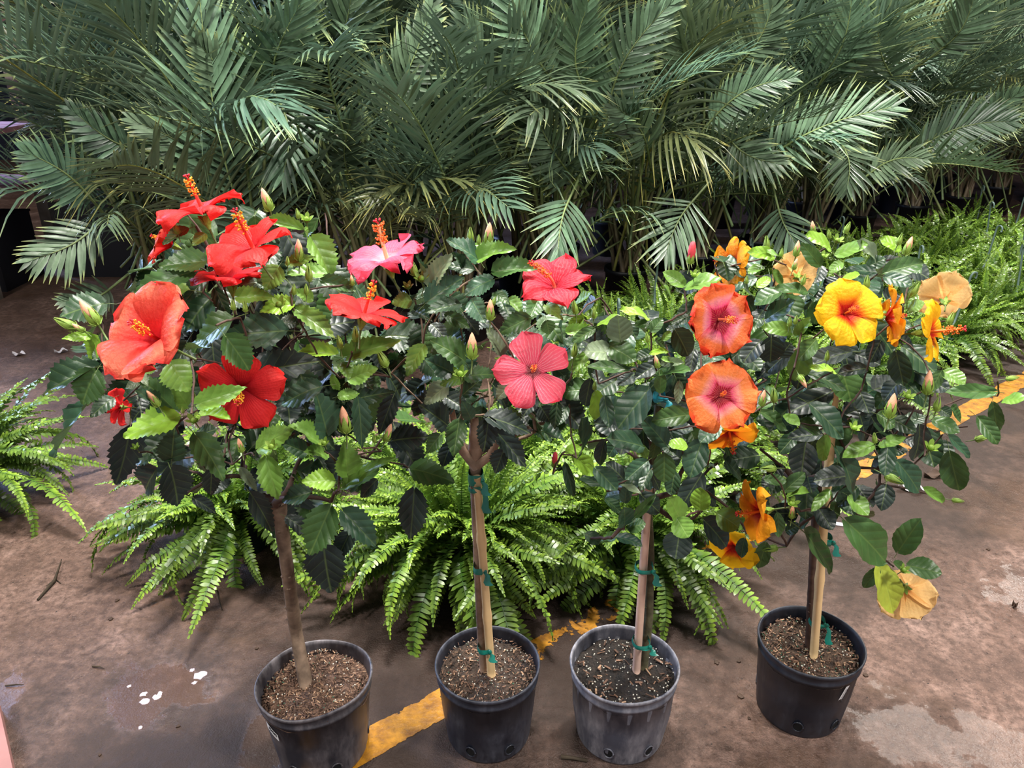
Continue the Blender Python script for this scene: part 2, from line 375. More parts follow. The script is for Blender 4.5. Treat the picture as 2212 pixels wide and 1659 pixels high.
# worn yellow line painted on the floor
def paint_mat():
    k = NT('worn_yellow_paint'); tc = k.N('ShaderNodeTexCoord'); ob = tc.outputs['Object']
    sp = k.N('ShaderNodeSeparateXYZ'); k.L(tc.outputs['UV'], sp.inputs[0])
    n = k.noise(ob, 9, 7, .68); n2 = k.noise(ob, 45, 4, .6)
    e = k.math('ABSOLUTE', k.math('SUBTRACT', sp.outputs[1], .5))
    wear = k.ramp(sp.outputs[0], [(0, BW(0.02)), (.075, BW(.0)), (.105, BW(.15)), (.30, BW(.16)), (.42, BW(.02)), (1, BW(0))])
    th = k.math('ADD', k.math('SUBTRACT', n, k.math('MULTIPLY', k.math('POWER', k.math('MULTIPLY', e, 2), 8), .16)), k.math('MULTIPLY', k.math('SUBTRACT', n2, .5), .1))
    a = k.math('GREATER_THAN', k.math('SUBTRACT', th, wear), .345)
    col = k.mix(k.ramp(k.noise(ob, 24, 6, .7), [(.35, BW(0)), (.7, BW(1))]), rgb(128, 82, 24), rgb(204, 142, 32))
    col = k.mix(k.ramp(n2, [(.62, BW(0)), (.72, BW(1))]), col, rgb(105, 74, 40))
    k.L(col, k.b.inputs['Base Color']); k.b.inputs['Roughness'].default_value = .4; k.L(a, k.b.inputs['Alpha'])
    k.bump(k.noise(ob, 60, 5, .7), .4, .006); return k.m
e_ = V((.799, .601, 0)); n_ = V((-.601, .799, 0)); L0 = V((-.286, 1.544, 0))
m = MB(); P = []; uvs = []
for i in range(121):
    s = -.33 + i * 7.3 / 120
    P.append([L0 + e_ * s + n_ * (v * .10 - .05) + V((0, 0, .0015)) for v in (0, .25, .5, .75, 1)])
    uvs.append([(i / 120, v) for v in (0, .25, .5, .75, 1)])
m.grid(P, uvs); m.obj('floor_marking_line', paint_mat(), kind='structure', label='worn yellow line painted on the wet concrete floor')

# ------------------------------------------------------------------ hibiscus leaves
def leaf_mesh(name, serr, narrow, seed, fold=.22, arch=.18, wave=.05):
    rnd = random.Random(seed); m = MB(); N = 20 if serr else 13
    ph = rnd.uniform(0, 6.28); P = []; UV = []
    for i in range(N + 1):
        u = i / N
        pa, pb = (.50, .95) if serr else (.52, .66)
        um = pa / (pa + pb); wv = (u ** pa) * ((1 - u) ** pb) / (um ** pa * (1 - um) ** pb) * (1 - .15 * narrow)
        wv = wv if i not in (0, N) else (.06 if i == 0 else .0)
        back = -.06 * (1 - u) ** 6    # cordate base lobes
        row = []; uvr = []
        for j in range(7):
            v = -1 + j / 3
            ed = 1.0
            if abs(v) == 1 and 0 < i < N: ed = 1 + ((.13 if i % 2 else -.07) if serr else (.035 if i % 2 else -.02))
            x = v * .5 * wv * ed
            y = u + (back * abs(v) * 1.6 if i < N * .3 else 0) + (.02 if (serr and abs(v) == 1 and i % 2) else 0)
            z = abs(x) * fold - arch * u * u + wave * math.sin(u * 9 + ph + (2 if v > 0 else 0)) * (abs(v) ** 2) + .010 * math.sin(u * 20 - abs(v) * 5) * abs(v)
            row.append((x, y, z)); uvr.append((u, .5 + v * .5 * max(wv, .1)))
        P.append(row); UV.append(uvr)
    # straight normals up: columns run left to right, rows run along +y
    m.grid([[r[j] for j in range(7)] for r in P], UV)
    m.tube([(0, .02, -.005), (0, -.14, -.03), (0, -.34, -.10)], [.010, .011, .013], 4, 1)
    me = m.mesh(name, [M_leaf, M_stem]); return me
LEAF = {'s': [leaf_mesh('leaf', True, U(0, .5), 10 + i, U(.1, .4), U(.05, .3), U(.03, .08)) for i in range(6)],
        'r': [leaf_mesh('leaf', False, U(0, .3), 30 + i, U(.1, .3), U(.05, .22), U(.02, .05)) for i in range(5)]}
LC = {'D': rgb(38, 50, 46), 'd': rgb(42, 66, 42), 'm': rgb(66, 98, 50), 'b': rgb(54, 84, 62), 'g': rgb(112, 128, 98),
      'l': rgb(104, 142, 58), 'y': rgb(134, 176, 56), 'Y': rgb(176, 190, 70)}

# ------------------------------------------------------------------ flowers, buds
def petal_mesh(key, seed, width, ruffle, h, nar=0, reflex=0.15):
    rnd = random.Random(seed); m = MB(); N = 12; K = 10; P = []; UV = []; ph = rnd.uniform(0, 6.28); ph2 = rnd.uniform(0, 6.28)
    for i in range(N + 1):
        u = i / N; row = []; ur = []
        if nar: wv = width * (.14 + 1.0 * math.sin(math.pi * min(1, u * .98 + .02) ** 1.2) ** .9 * .95) * (1 if u < .9 else 1 - (u - .9) * 6)
        else: wv = width * (.13 + 1.02 * (u ** .85)) * (math.sqrt(max(0, 1 - max(0, (u - .62) / .385) ** 2.2)))
        for j in range(K + 1):
            v = -1 + 2 * j / K
            rr = u * (1 - .05 * v * v * u) + (rnd.uniform(-1, 1) * .022 if i == N else 0) + (.03 + .25 * max(0, ruffle - .06)) * math.sin(v * 9 + ph) * u ** 4 - .05 * abs(v) ** 3 * u ** 3
            zc = h * (1 - (1 - u) ** 2.2) - reflex * u ** 3
            z = zc + ruffle * (u ** 2.5) * math.sin(v * 5.2 + ph) * (.35 + abs(v)) + ruffle * .5 * (u ** 5) * math.sin(v * 13 + ph2) + .09 * v * u - .06 * (v * v) * u
            row.append((v * wv, rr, z)); ur.append((u, .5 + .5 * v))
        P.append(row); UV.append(ur)
    m.grid(P, UV); return m.mesh('petal', PET[key])
# key: width, ruffle, h, narrow, reflex, column material, anther material
FT = {'red': (.57, .09, .32, 0, .16, 'red', 0), 'redgap': (.50, .07, .30, 0, .2, 'red', 0), 'deep': (.60, .06, .34, 0, .1, 'red', 0), 'salmon': (.80, .07, .60, 0, .12, 'red', 0),
      'pink': (.60, .13, .45, 0, .18, 'pale', 1), 'coral': (.40, .07, .42, 1, .12, 'coral', 1), 'rose': (.46, .05, .25, 0, .12, 'coral', 1),
      'orange': (.64, .12, .22, 0, .05, 'coral', 1), 'tanger': (.62, .11, .24, 0, .05, 'coral', 1),
      'yellow': (.55, .05, .38, 0, .2, 'yel', 1), 'amber': (.60, .08, .45, 0, .2, 'yel', 1), 'peach': (.60, .06, .60, 0, .1, 'yel', 1)}
PM = {k: [petal_mesh(k, 50 + i, *(FT[k][0] * q, FT[k][1] * q2, FT[k][2], FT[k][3], FT[k][4])) for i, (q, q2) in enumerate(((1, 1), (.93, 1.4), (1.05, .8)))] for k in FT}
def calyx_mesh():
    m = MB()
    m.tube([(0, 0, -.36), (0, 0, -.24), (0, 0, -.12), (0, 0, -.05)], [.035, .08, .095, .07], 8)
    for k in range(5):
        a = k * 1.2566 + .6; ca, sa = math.cos(a), math.sin(a); P = []
        for i, (r, z, wd) in enumerate(((.08, -.24, .06), (.115, -.12, .07), (.165, -.055, .045), (.23, -.03, .004))):
            P.append([(ca * r - sa * wd * q, sa * r + ca * wd * q, z + .01 * abs(q)) for q in (-1, 0, 1)])
        m.grid(P)
    m.tube([(0, 0, -.30), (.02, 0, -.55), (.08, 0, -.85)], [.03, .026, .03], 5, 1)
    return m.mesh('flower', [M_calyx, M_stem])
ME_calyx = calyx_mesh()
def column_mesh(ck, bend):
    m = MB(); pts = []
    for i in range(8):
        t = i / 7; pts.append(V((bend * t * t, bend * .6 * t * t, t * .95)))
    m.tube(pts, [.055 - .026 * (i / 7) for i in range(8)], 7); return m.mesh('staminal_column', M_col[ck]), pts
def stamen_mesh(pts, mat, seed):
    rnd = random.Random(seed); m = MB()
    for i in range(60):
        t = rnd.uniform(.5, 1.0) * 7; a = int(min(6, t)); p = pts[a].lerp(pts[a + 1], min(1, t - a))
        q = rnd.uniform(0, 6.28); r = rnd.uniform(.07, .13); e = p + V((math.cos(q) * r, math.sin(q) * r, rnd.uniform(.0, .05)))
        m.tube([p, e], .006, 3, cap=False); m.ball(e, .025, 0, 5)
    return m.mesh('stamens', mat)
def stigma_mesh(pts):
    m = MB(); p = pts[-1]
    for k in range(5):
        a = k * 1.2566; e = p + V((math.cos(a) * .07, math.sin(a) * .07, .09)); m.tube([p, e], .008, 4, cap=False); m.ball(e, .028, 0, 6)
    return m.mesh('stigma', M_stigma)
COL = {}
for ck in M_col:
    for bi, b in enumerate((.05, .55)):
        cm, pts = column_mesh(ck, b)
        COL[ck, bi] = (cm, stamen_mesh(pts, M_anther, 3), stamen_mesh(pts, M_anther_or, 4), stigma_mesh(pts))
def flower(parent, px, py, Y, Rpx, d, key, phi=None, pist=1.0, bend=0, label=None):
    p = PY(px, py, Y); r = Rpx * depth(p) / F; z = camdir(*d)
    # local frame: z faces out, y picks the top of the flower in view
    upv = UP if abs(z.dot(UP)) < .92 else -RT
    y = (upv - z * upv.dot(z)).normalized(); x = y.cross(z)
    M = Matrix(((x.x * r, y.x * r, z.x * r, p.x), (x.y * r, y.y * r, z.y * r, p.y), (x.z * r, y.z * r, z.z * r, p.z), (0, 0, 0, 1)))
    o = put('flower', ME_calyx, parent, parent.matrix_world.inverted() @ M, label=label)
    if phi is None: phi = U(0, 72)
    for k in range(5):
        a = math.radians(phi + 72 * k + U(-5, 5))
        put('petal', PM[key][random.choice((0, 1, 2, 0, 2))], o, Matrix.Rotation(a, 4, 'Z') @ Matrix.Rotation(U(-.06, .06), 4, 'X') @ Matrix.Scale(U(.93, 1.05), 4))
    cm, s1, s2, sg = COL[FT[key][5], bend]
    if pist:
        Mc = Matrix.Rotation(U(0, 6.28) if not bend else math.radians(150), 4, 'Z') @ Matrix.Scale(pist, 4)
        put('staminal_column', cm, o, Mc); put('stamens', s2 if FT[key][6] else s1, o, Mc); put('stigma', sg, o, Mc)
    return o, p - z * r * .8
def bud_mesh(kind):
    m = MB(); Q = [(0, .05), (.08, .14), (.22, .20), (.4, .21), (.6, .17), (.8, .11), (.95, .045), (1.0, .005)]
    if kind in 'pr':                # coloured petals peep out
        Q2 = [(.3, .15), (.5, .185), (.7, .17), (.88, .11), (1.0, .06), (1.08, .004)] if kind == 'p' else [(.2, .12), (.45, .22), (.8, .25), (1.1, .22), (1.35, .14), (1.42, .02)]
        P = [[(math.cos(a + t * 2) * r * (1 + .1 * math.sin(5 * a)), math.sin(a + t * 2) * r * (1 + .1 * math.sin(5 * a)), t) for a in [k * math.pi / 5 for k in range(10)]] for t, r in Q2]
        m.grid(P, mi=1, closed=True)
    top = .72 if kind in 'pr' else 1.02
    for k in range(5):
        a0 = k * 1.2566; P = []
        for i in range(6):
            t = i / 5; z = t * top; j = 0
            while j < len(Q) - 2 and Q[j + 1][0] < z: j += 1
            f = (z - Q[j][0]) / (Q[j + 1][0] - Q[j][0]); r = max(.01, Q[j][1] + (Q[j + 1][1] - Q[j][1]) * f) + .012
            wd = .66 * (1 - t ** 2.2) + .02
            if kind == 's': r = .1 + t * .34; z = .05 + .5 * t - .1 * t * t
            P.append([(math.cos(a0 + wd * q) * (r + .02 * (1 - abs(q))), math.sin(a0 + wd * q) * (r + .02 * (1 - abs(q))), z) for q in (-1, 0, 1)])
        m.grid(P)
    if kind == 's': m.ball((0, 0, .2), .17, 0, 8)
    for k in range(7):                # epicalyx teeth
        a = k * .8976; m.tube([(math.cos(a) * .1, math.sin(a) * .1, .02), (math.cos(a) * .27, math.sin(a) * .27, .16), (math.cos(a) * .3, math.sin(a) * .3, .28)], [.022, .016, .004], 4)
    m.tube([(0, 0, .06), (.02, 0, -.25), (.06, 0, -.6)], [.05, .035, .035], 5, 2)
    return m.mesh('bud', [M_calyx, M_budred if kind == 'r' else M_budtip, M_stem])
BUD = {k: bud_mesh(k) for k in 'gprs'}

# ------------------------------------------------------------------ pots with soil
def pot(parent, r, h, mat, ribs=0, oval=0, wob=0, seed=1, soil=0):
    m = MB(); n = 64; rb = r * .83
    prof = [(rb * .97, 0), (rb, .008), (rb + (r - rb) * .45, h * .45), (r * .955, h * .84), (r * .985, h * .845), (r * .985, h * .875), (r * .965, h * .885), (r * .985, h * .95),
            (r * 1.01, h * .965), (r * 1.015, h * .99), (r * 1.0, h), (r * .975, h * .995), (r * .965, h * .95), (r * .94, h * .8), (r * .90, h * .55)]
    P = []
    for (q, z) in prof:
        row = []
        for k in range(n):
            a = 2 * math.pi * k / n; rr = q; t = z / h
            if ribs and .02 < t < .83 and q > rb: rr += .0035 * (1 if k % 4 == 0 else -.2)
            elif (not ribs) and .02 < t < .83 and k % 11 == 0: rr -= .0025
            rr *= 1 + oval * t * t * math.cos(2 * (a - .5)) + wob * t * t * (math.sin(3 * a + seed) + .6 * math.sin(5 * a + seed * 2))
            row.append((math.cos(a) * rr, math.sin(a) * rr, z + (wob * .25 * math.sin(2 * a + seed) * t * t)))
        P.append(row)
    m.grid(P, closed=True)
    m.face([k for k in range(n)][::-1])
    o = m.obj('pot', mat, parent)
    hm = MB()                                    # drain hole: moulded ring around a black disc painted as its shaded inside
    for k in range(13): pass
    for a in (-1.95, -1.05, .2, 1.3, 2.6):
        hb = MB(); ring = []; rr = rb + .004
        for t in range(14):
            b = 2 * math.pi * t / 14; da = math.cos(b) * .0125 / rb; zz = .042 + math.sin(b) * .017
            q = rb + (r - rb) * zz / h
            ring.append((math.cos(a + da) * q, math.sin(a + da) * q, zz))
        inner = [(x * .995, y * .995, z) for x, y, z in ring]
        hb.tube([V((x * 1.008, y * 1.008, z)) for x, y, z in ring + ring[:1]], .0022, 5)
        b0 = len(hb.v)
        for c_ in ring: hb.add((c_[0] * 1.006, c_[1] * 1.006, c_[2]))
        hb.face(list(range(b0, b0 + 14)), 1)
        hb.obj('drain_hole', [mat, M_palmpot_hole], o)
    # soil
    sm = MB(); rs = r * .955; rows = 12; P = []
    for i in range(rows + 1):
        q = rs * i / rows; row = []
        for k in range(40):
            a = 2 * math.pi * k / 40
            rr = q * (1 + (oval * math.cos(2 * (a - .5)) + wob * (math.sin(3 * a + seed) + .6 * math.sin(5 * a + seed * 2))) * .9 * (i / rows) ** 2)
            z = h * .86 + .012 * noise.noise(V((math.cos(a) * q * 28, math.sin(a) * q * 28, seed * 3.3))) + .006 * noise.noise(V((math.cos(a) * q * 90, math.sin(a) * q * 90, seed))) - .012 * (i / rows) ** 4
            row.append((math.cos(a) * rr, math.sin(a) * rr, z))
        P.append(row)
    sm.grid(P, closed=True); so = sm.obj('soil', M_soil[soil], parent)
    rnd = random.Random(seed * 17)
    def scatter(name, cnt, mats, fn):
        b = MB()
        for _ in range(cnt):
            a = rnd.uniform(0, 6.283); q = rs * .96 * math.sqrt(rnd.random())
            z = h * .86 + .012 * noise.noise(V((math.cos(a) * q * 28, math.sin(a) * q * 28, seed * 3.3)))
            fn(b, V((math.cos(a) * q, math.sin(a) * q, z + .001)))
        b.obj(name, mats, so, kind='stuff', smooth=False)
    def chip(lo, hi):
        def f(b, p):
            L = rnd.uniform(lo, hi); rot = Matrix.Rotation(rnd.uniform(0, 6.28), 3, 'Z') @ Matrix.Rotation(rnd.uniform(-.5, .5), 3, 'Y')
            b.box(p + V((0, 0, .002)), (L, L * rnd.uniform(.12, .35), .0012), rot, rnd.choice((0, 0, 1, 1, 1, 2)))
        return f
    def bead(lo, hi):
        def f(b, p): b.ball(p, rnd.uniform(lo, hi), 0, 4)
        return f
    cfg = {0: (1500, 150, 60, .002, .011), 1: (800, 200, 20, .002, .011), 2: (110, 230, 0, .004, .022), 3: (800, 160, 160, .002, .014)}[soil]
    scatter('bark_chips', cfg[0], [M_chip3, M_chip2, M_chip], chip(cfg[3], cfg[4]))
    scatter('perlite', cfg[1], M_perl, bead(.0010, .0026))
    if cfg[2]: scatter('fertiliser_beads', cfg[2], M_beadg, bead(.0012, .0022))
    return o
M_palmpot_hole = simple('hole_black', rgb(8, 8, 10), .9, .1, 5, 0)

def inv(o): return o.matrix_world.inverted()
def grow(parent, fork, nodes, thick, Mbark):
    """each node joins the nearest node nearer the fork, giving a natural branching"""
    done = [(fork, thick)]
    for p in sorted(nodes, key=lambda q: (q - fork).length):
        best = min(done, key=lambda t: (t[0] - p).length + .25 * (t[0] - fork).length + (0.5 if t[0].z > p.z + .25 else 0))
        a, ra = best; d = (p - a).length
        if d < .012: continue
        rb_ = max(.0022, min(ra * .72, thick * .5)); k = 6; pts = []
        sag = V((U(-1, 1), U(-1, 1), .5)) * d * .10
        for i in range(k + 1):
            t = i / k; pts.append(a.lerp(p, t) + sag * math.sin(math.pi * t) + V((U(-1, 1), U(-1, 1), U(-1, 1))) * .0015 * (0 < i < k))
        m = MB(); m.tube([q - parent.location for q in pts], [max(.0018, ra * .8 * (1 - t / k) + rb_ * .8 * t / k) for t in range(k + 1)], 6)
        m.obj('branch', Mbark, parent); done.append((p, rb_))
        if d > .12: done.append((pts[k // 2], (ra + rb_) / 2))

def cluster(pts, rad):
    out = []
    for p in pts:
        for c in out:
            if (c[0] / c[1] - p).length < rad: c[0] += p; c[1] += 1; break
        else: out.append([p.copy(), 1])
    return [c[0] / c[1] for c in out]

CROPS = {'A': (80, 360, 2.593), 'B': (740, 440, 2.676), 'C': (1400, 460, 2.592), 'D': (1200, 960, 2.186), 'E': (80, 740, 3.95),
         'F': (560, 740, 3.016), 'G': (1200, 580, 4.1475), 'H': (1200, 900, 3.77)}
def dome(ell, px, py, ty, dr):
    cx, cy, rx, ry = ell; q = 1 - ((px - cx) / rx) ** 2 - ((py - cy) / ry) ** 2
    return ty - dr * math.sqrt(max(0.0, q))
def place_leaf(parent, b, t, wpx, col, kind, bases, nup=.62, spread=.35):
    L = t - b; v = (CAM - b).normalized()
    n = v * .75 + V((0, 0, nup)) + V((U(-1, 1), U(-1, 1), U(-1, 1))) * spread
    y = L.normalized(); z = n - y * n.dot(y)
    if z.length < .1: z = v - y * v.dot(y)
    z.normalize(); x = y.cross(z)
    app = (x - v * x.dot(v)).length
    wm = wpx * depth(b) / F / max(.55, app)
    ln = L.length; wm = max(ln * .30, min(wm, ln * 1.15))
    me = random.choice(LEAF[kind])
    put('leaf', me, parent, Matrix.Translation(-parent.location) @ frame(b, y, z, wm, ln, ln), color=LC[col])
    bases.append(b - y * ln * .33 - z * ln * .1)
def hero_leaves(parent, spec, ell, ty, dr, kind, bases, off=0.0):
    for crop in spec:
        ox, oy, s = CROPS[crop]
        for row in spec[crop]:
            bx, by, tx, ty_, wd, col = row[:6]; back = row[6] if len(row) > 6 else 0
            b2 = (ox + bx / s, oy + by / s); t2 = (ox + tx / s, oy + ty_ / s)
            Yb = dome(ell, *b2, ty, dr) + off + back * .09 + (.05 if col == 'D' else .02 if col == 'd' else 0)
            Yt = Yb + U(-.045, .01)
            place_leaf(parent, PY(*b2, Yb), PY(*t2, Yt), wd / s, col, kind, bases)
def fill_leaves(parent, blobs, ty, dr, kind, bases, cols, size=(.055, .095)):
    for (cx, cy, rx, ry, n) in blobs:
        for _ in range(n):
            while True:
                a, b = U(-1, 1), U(-1, 1)
                if a * a + b * b < 1: break
            e = math.sqrt(max(0, 1 - a * a - b * b)); Y = ty + dr * e * U(-.62, 1.0)
            p = PY(cx + a * rx, cy + b * ry, Y)
            out = V((a * .8, U(-.9, .7), -.25 + U(-.5, .35))).normalized()
            ln = U(*size); t = p + out * ln
            Lp = (out - (CAM - p).normalized() * out.dot((CAM - p).normalized())).length
            place_leaf(parent, p, t, ln * U(.62, .85) * F / depth(p), random.choice(cols), kind, bases, 1.0, .5)
def buds(parent, spec, ell, ty, dr, bases):
    for crop in spec:
        ox, oy, s = CROPS[crop]
        for (x, y, L, kd, dx, dy) in spec[crop]:
            px, py = ox + x / s, oy + y / s; Y = dome(ell, px, py, ty, dr) - .03
            d = V((dx, dy)).normalized(); hb = L / s * .5
            p = PY(px - d.x * hb, py - d.y * hb, Y); z = camdir(d.x, -d.y, .25 if kd != 's' else 1.2)
            r = L / s * depth(p) / F * (1.05 if kd != 'r' else .72) * (1.25 if kd == 's' else 1)
            q = z.to_track_quat('Z', 'Y').to_matrix().to_4x4()
            put('bud', BUD[kd], parent, Matrix.Translation(p - parent.location) @ q @ Matrix.Scale(r, 4), label={'p': 'green bud with apricot tip', 'r': 'closed red bud', 's': 'open green calyx'}.get(kd))
            bases.append(p - z * r * .6)
def tie(parent, c, r, hgt, mat=None, tail=0, label=None):
    m = MB(); c = c - parent.location; n = 20
    P = []
    for z, q in ((-hgt, 1), (-hgt * .3, 1.12), (hgt * .4, 1.05), (hgt, 1.0)):
        P.append([(c.x + math.cos(a) * r[0] * q, c.y + math.sin(a) * r[1] * q, c.z + z + .002 * math.sin(3 * a)) for a in [2 * math.pi * k / n for k in range(n)]])
    m.grid(P, closed=True)
    m.ball(c + V((r[0] * .9, -r[1] * .8, 0)), .006, 0, 6, (1, .7, 1.3))
    for sgn in ((1, -1) if tail else (1,)):
        Lt = tail or .03; a = c + V((r[0] * .9, -r[1], 0)); P = []
        for i in range(5):
            t = i / 4; w_ = .004 + .006 * t; ctr = a + V((sgn * .012 * t + .004 * math.sin(t * 6), -.01 * t, -Lt * t * (1 if sgn > 0 else -.4)))
            P.append([ctr + V((-w_, 0, 0)), ctr + V((0, -.002, 0)), ctr + V((w_, .001, 0))])
        m.grid(P)
    return m.obj('tie', mat or M_tie, parent, label=label)
def trunk(parent, pts, rad, mat, knots=6):
    m = MB(); pp = []; rr = []
    for i in range(len(pts) - 1):
        for k in range(6):
            t = k / 6; pp.append(V(pts[i]).lerp(V(pts[i + 1]), t)); rr.append(rad[i] + (rad[i + 1] - rad[i]) * t)
    pp.append(V(pts[-1])); rr.append(rad[-1])
    rr = [q * (1 + .10 * noise.noise(V((i * .9, parent.location.x * 9, 0)))) for i, q in enumerate(rr)]
    m.tube([p - parent.location for p in pp], rr, 12)
    for _ in range(knots):
        i = random.randrange(2, len(pp) - 1); a = U(-2.8, -.3); p = pp[i] - parent.location + V((math.cos(a), math.sin(a), 0)) * rr[i] * .9
        m.ball(p, rr[i] * .33, 0, 6, (1, 1, .6))
    return m.obj('trunk', mat, parent)
def stake(parent, a, b, r, mat, nodes=True):
    m = MB(); a = a - parent.location; b = b - parent.location; n = 24; pts = []; rad = []
    for i in range(n + 1):
        pts.append(a.lerp(b, i / n)); rad.append(r * (1.16 if (nodes and i in (8, 17)) else 1 - .1 * i / n))
    m.tube(pts, rad, 10); return m.obj('stake', mat, parent)

# ------------------------------------------------------------------ tree 1: red hibiscus
T1 = (-.497, 1.468, 0)
t1 = thing('potted_hibiscus', T1, 'red hibiscus standard tree in a worn black pot with a warped rim', 'plant', 'hibiscus standards in nursery pots')
bpy.context.view_layer.update()
p1 = pot(t1, .138, .24, M_pot[0], oval=.045, wob=.012, seed=2, soil=0)
trunk(t1, [PZ(662, 1487, .19), PZ(640, 1370, .31), PY(622, 1240, 1.47), PY(606, 1120, 1.47), PY(598, 1085, 1.47)], [.0175, .0165, .0155, .0165, .022], M_bark_green if False else M_bark, 9)
m = MB(); fk1 = PY(600, 1090, 1.47)
E1 = (480, 830, 440, 400); b1 = []
flo = [('red', 440, 462, -.02, 96, (-.22, .90, .40), 12, .85, 0), ('red', 548, 538, -.06, 96, (-.22, .70, .66), 0, .95, 0), ('salmon', 372, 530, .1, 55, (-.85, .35, .35), 0, .8, 0),
       ('deep', 500, 612, .05, 82, (-.02, .93, .26), 20, 0, 0), ('salmon', 350, 738, -.12, 112, (-.34, .38, .86), 6, .75, 0), ('redgap', 520, 838, -.06, 98, (.22, -.34, .91), -6, .8, 0),
       ('red', 786, 682, -.10, 90, (.28, .90, .30), 30, .85, 0), ('red', 262, 880, .05, 42, (-.95, .0, -.1), 0, .6, 0)]
flab = ['red flower at the top of the crown', 'red flower just under the topmost one', 'small salmon red flower half hidden at the upper left', 'red flower seen from the side below the upper ones', 'large salmon red cupped flower on the left', 'red flower facing the front, low in the crown', 'red flower seen from the side near the pink hibiscus', 'small red flower half hidden behind leaves']
for (k, x, y, dY, r, d, ph, ps, bd), lb in zip(flo, flab):
    _, q = flower(t1, x, y, dome(E1, x, y, 1.46, .24) + dY, r, d, k, ph, ps, bd, lb); b1.append(q)
HL1 = {
 'A': [(940, 530, 675, 550, 125, 'm'), (870, 590, 490, 690, 140, 'm'), (830, 690, 555, 705, 110, 'l', 1), (1375, 920, 1015, 945, 190, 'b'), (1075, 860, 825, 1015, 150, 'm'),
       (1060, 955, 1205, 1145, 165, 'm', -1.5), (1430, 770, 1245, 800, 110, 'y'), (1350, 565, 1275, 692, 130, 'l'), (1455, 800, 1670, 955, 110, 'l'), (1670, 1050, 1455, 1015, 85, 'y'),
       (1740, 1060, 2022, 970, 120, 'l'), (1540, 405, 1670, 615, 150, 'l'), (1480, 350, 1262, 268, 75, 'l'), (1610, 600, 1400, 590, 75, 'l'), (1600, 640, 1790, 690, 90, 'm'),
       (1240, 1150, 1540, 1075, 190, 'D', 1), (980, 960, 990, 1150, 130, 'D', 1), (1000, 690, 1080, 857, 80, 'd'), (300, 950, 150, 950, 60, 'y'), (340, 960, 290, 1078, 120, 'y'),
       (1540, 740, 1440, 690, 70, 'l'), (1130, 730, 1310, 720, 100, 'l'), (930, 640, 820, 760, 90, 'd', 1), (870, 300, 1010, 460, 90, 'm', 1), (840, 350, 700, 430, 60, 'm'),
       (940, 380, 870, 440, 60, 'l'), (1310, 1000, 1180, 870, 110, 'D', 1), (1620, 1130, 1480, 1010, 130, 'D', 1), (1370, 870, 1470, 880, 80, 'd'), (1500, 350, 1530, 400, 60, 'l'),
       (1400, 540, 1540, 500, 70, 'l'), (1290, 640, 1120, 660, 90, 'd', 1), (1160, 620, 1290, 700, 90, 'd', 1), (1570, 300, 1480, 420, 60, 'm', 1), (1780, 900, 1990, 830, 80, 'D', 1)],
 'E': [(500, 215, -20, 400, 220, 'd'), (500, 250, 345, 532, 290, 'm'), (430, 530, 95, 965, 150, 'b'), (640, 480, 455, 612, 140, 'd'), (1190, 640, 728, 795, 220, 'y'),
       (1380, 520, 1772, 383, 185, 'l', -1.9), (1400, 620, 1622, 600, 160, 'y', -1.9), (1150, 550, 870, 270, 190, 'm', .6), (1050, 560, 868, 400, 150, 'b'), (1280, 530, 1130, 290, 180, 'l', .4),
       (1150, 180, 1290, 420, 280, 'l'), (790, 740, 715, 1248, 280, 'D'), (1150, 990, 1170, 735, 240, 'd'), (1360, 800, 1612, 1142, 240, 'm'), (1370, 790, 1545, 730, 130, 'd', .5),
       (1140, 1080, 1240, 1420, 290, 'D'), (1490, 1080, 1480, 1345, 160, 'D', .3), (1890, 900, 2162, 715, 200, 'l'), (1960, 990, 2050, 1358, 210, 'l'), (1740, 1080, 1888, 1272, 90, 'g'),
       (1830, 1300, 2055, 1640, 190, 'D'), (1140, 980, 935, 930, 120, 'd'), (1340, 1330, 1532, 1452, 110, 'D', .5), (820, 210, 930, 310, 150, 'g', .4), (880, 330, 740, 380, 90, 'g', .3),
       (1000, 230, 870, 220, 100, 'l'), (590, 90, 470, 140, 110, 'd'), (900, 560, 780, 680, 150, 'D', 1), (840, 420, 900, 600, 160, 'D', 1), (1300, 60, 1480, 20, 110, 'm'), (1920, 300, 2100, 240, 130, 'D', .8)],
 'F': [(390, 290, 100, 380, 170, 'b'), (440, 590, 380, 320, 195, 'b'), (385, 645, 203, 528, 125, 'l'), (300, 712, 150, 650, 120, 'd'), (435, 725, 303, 700, 110, 'l'), (575, 850, 560, 650, 170, 'l'),
       (480, 900, 278, 902, 135, 'y'), (590, 240, 752, 150, 130, 'l'), (520, 350, 655, 330, 80, 'l'), (615, 370, 862, 310, 120, 'd'), (645, 380, 690, 700, 130, 'b'),
       (560, 935, 780, 730, 90, 'l'), (600, 950, 800, 785, 110, 'm'), (1000, 825, 1267, 880, 175, 'm'), (1010, 965, 985, 1292, 190, 'D'), (462, 1080, 320, 1395, 225, 'm'),
       (550, 1105, 768, 1325, 180, 'b'), (420, 1330, 455, 1655, 260, 'D'), (185, 1140, 342, 1242, 100, 'D'), (325, 980, 140, 1030, 130, 'd'), (870, 360, 780, 600, 120, 'D'),
       (590, 1240, 500, 1420, 130, 'D', 1), (600, 440, 640, 560, 120, 'D', .6), (760, 900, 640, 1020, 100, 'D', .5), (540, 140, 590, 230, 100, 'l'), (660, 210, 740, 300, 100, 'd', .4), (480, 210, 520, 330, 60, 'l')]}
hero_leaves(t1, HL1, E1, 1.46, .24, 's', b1)
fill_leaves(t1, [(520, 740, 330, 210, 90), (500, 930, 230, 120, 46), (800, 860, 120, 150, 20), (560, 560, 180, 110, 26), (640, 1030, 120, 70, 10)], 1.50, .20, 's', b1, 'dDDddm')
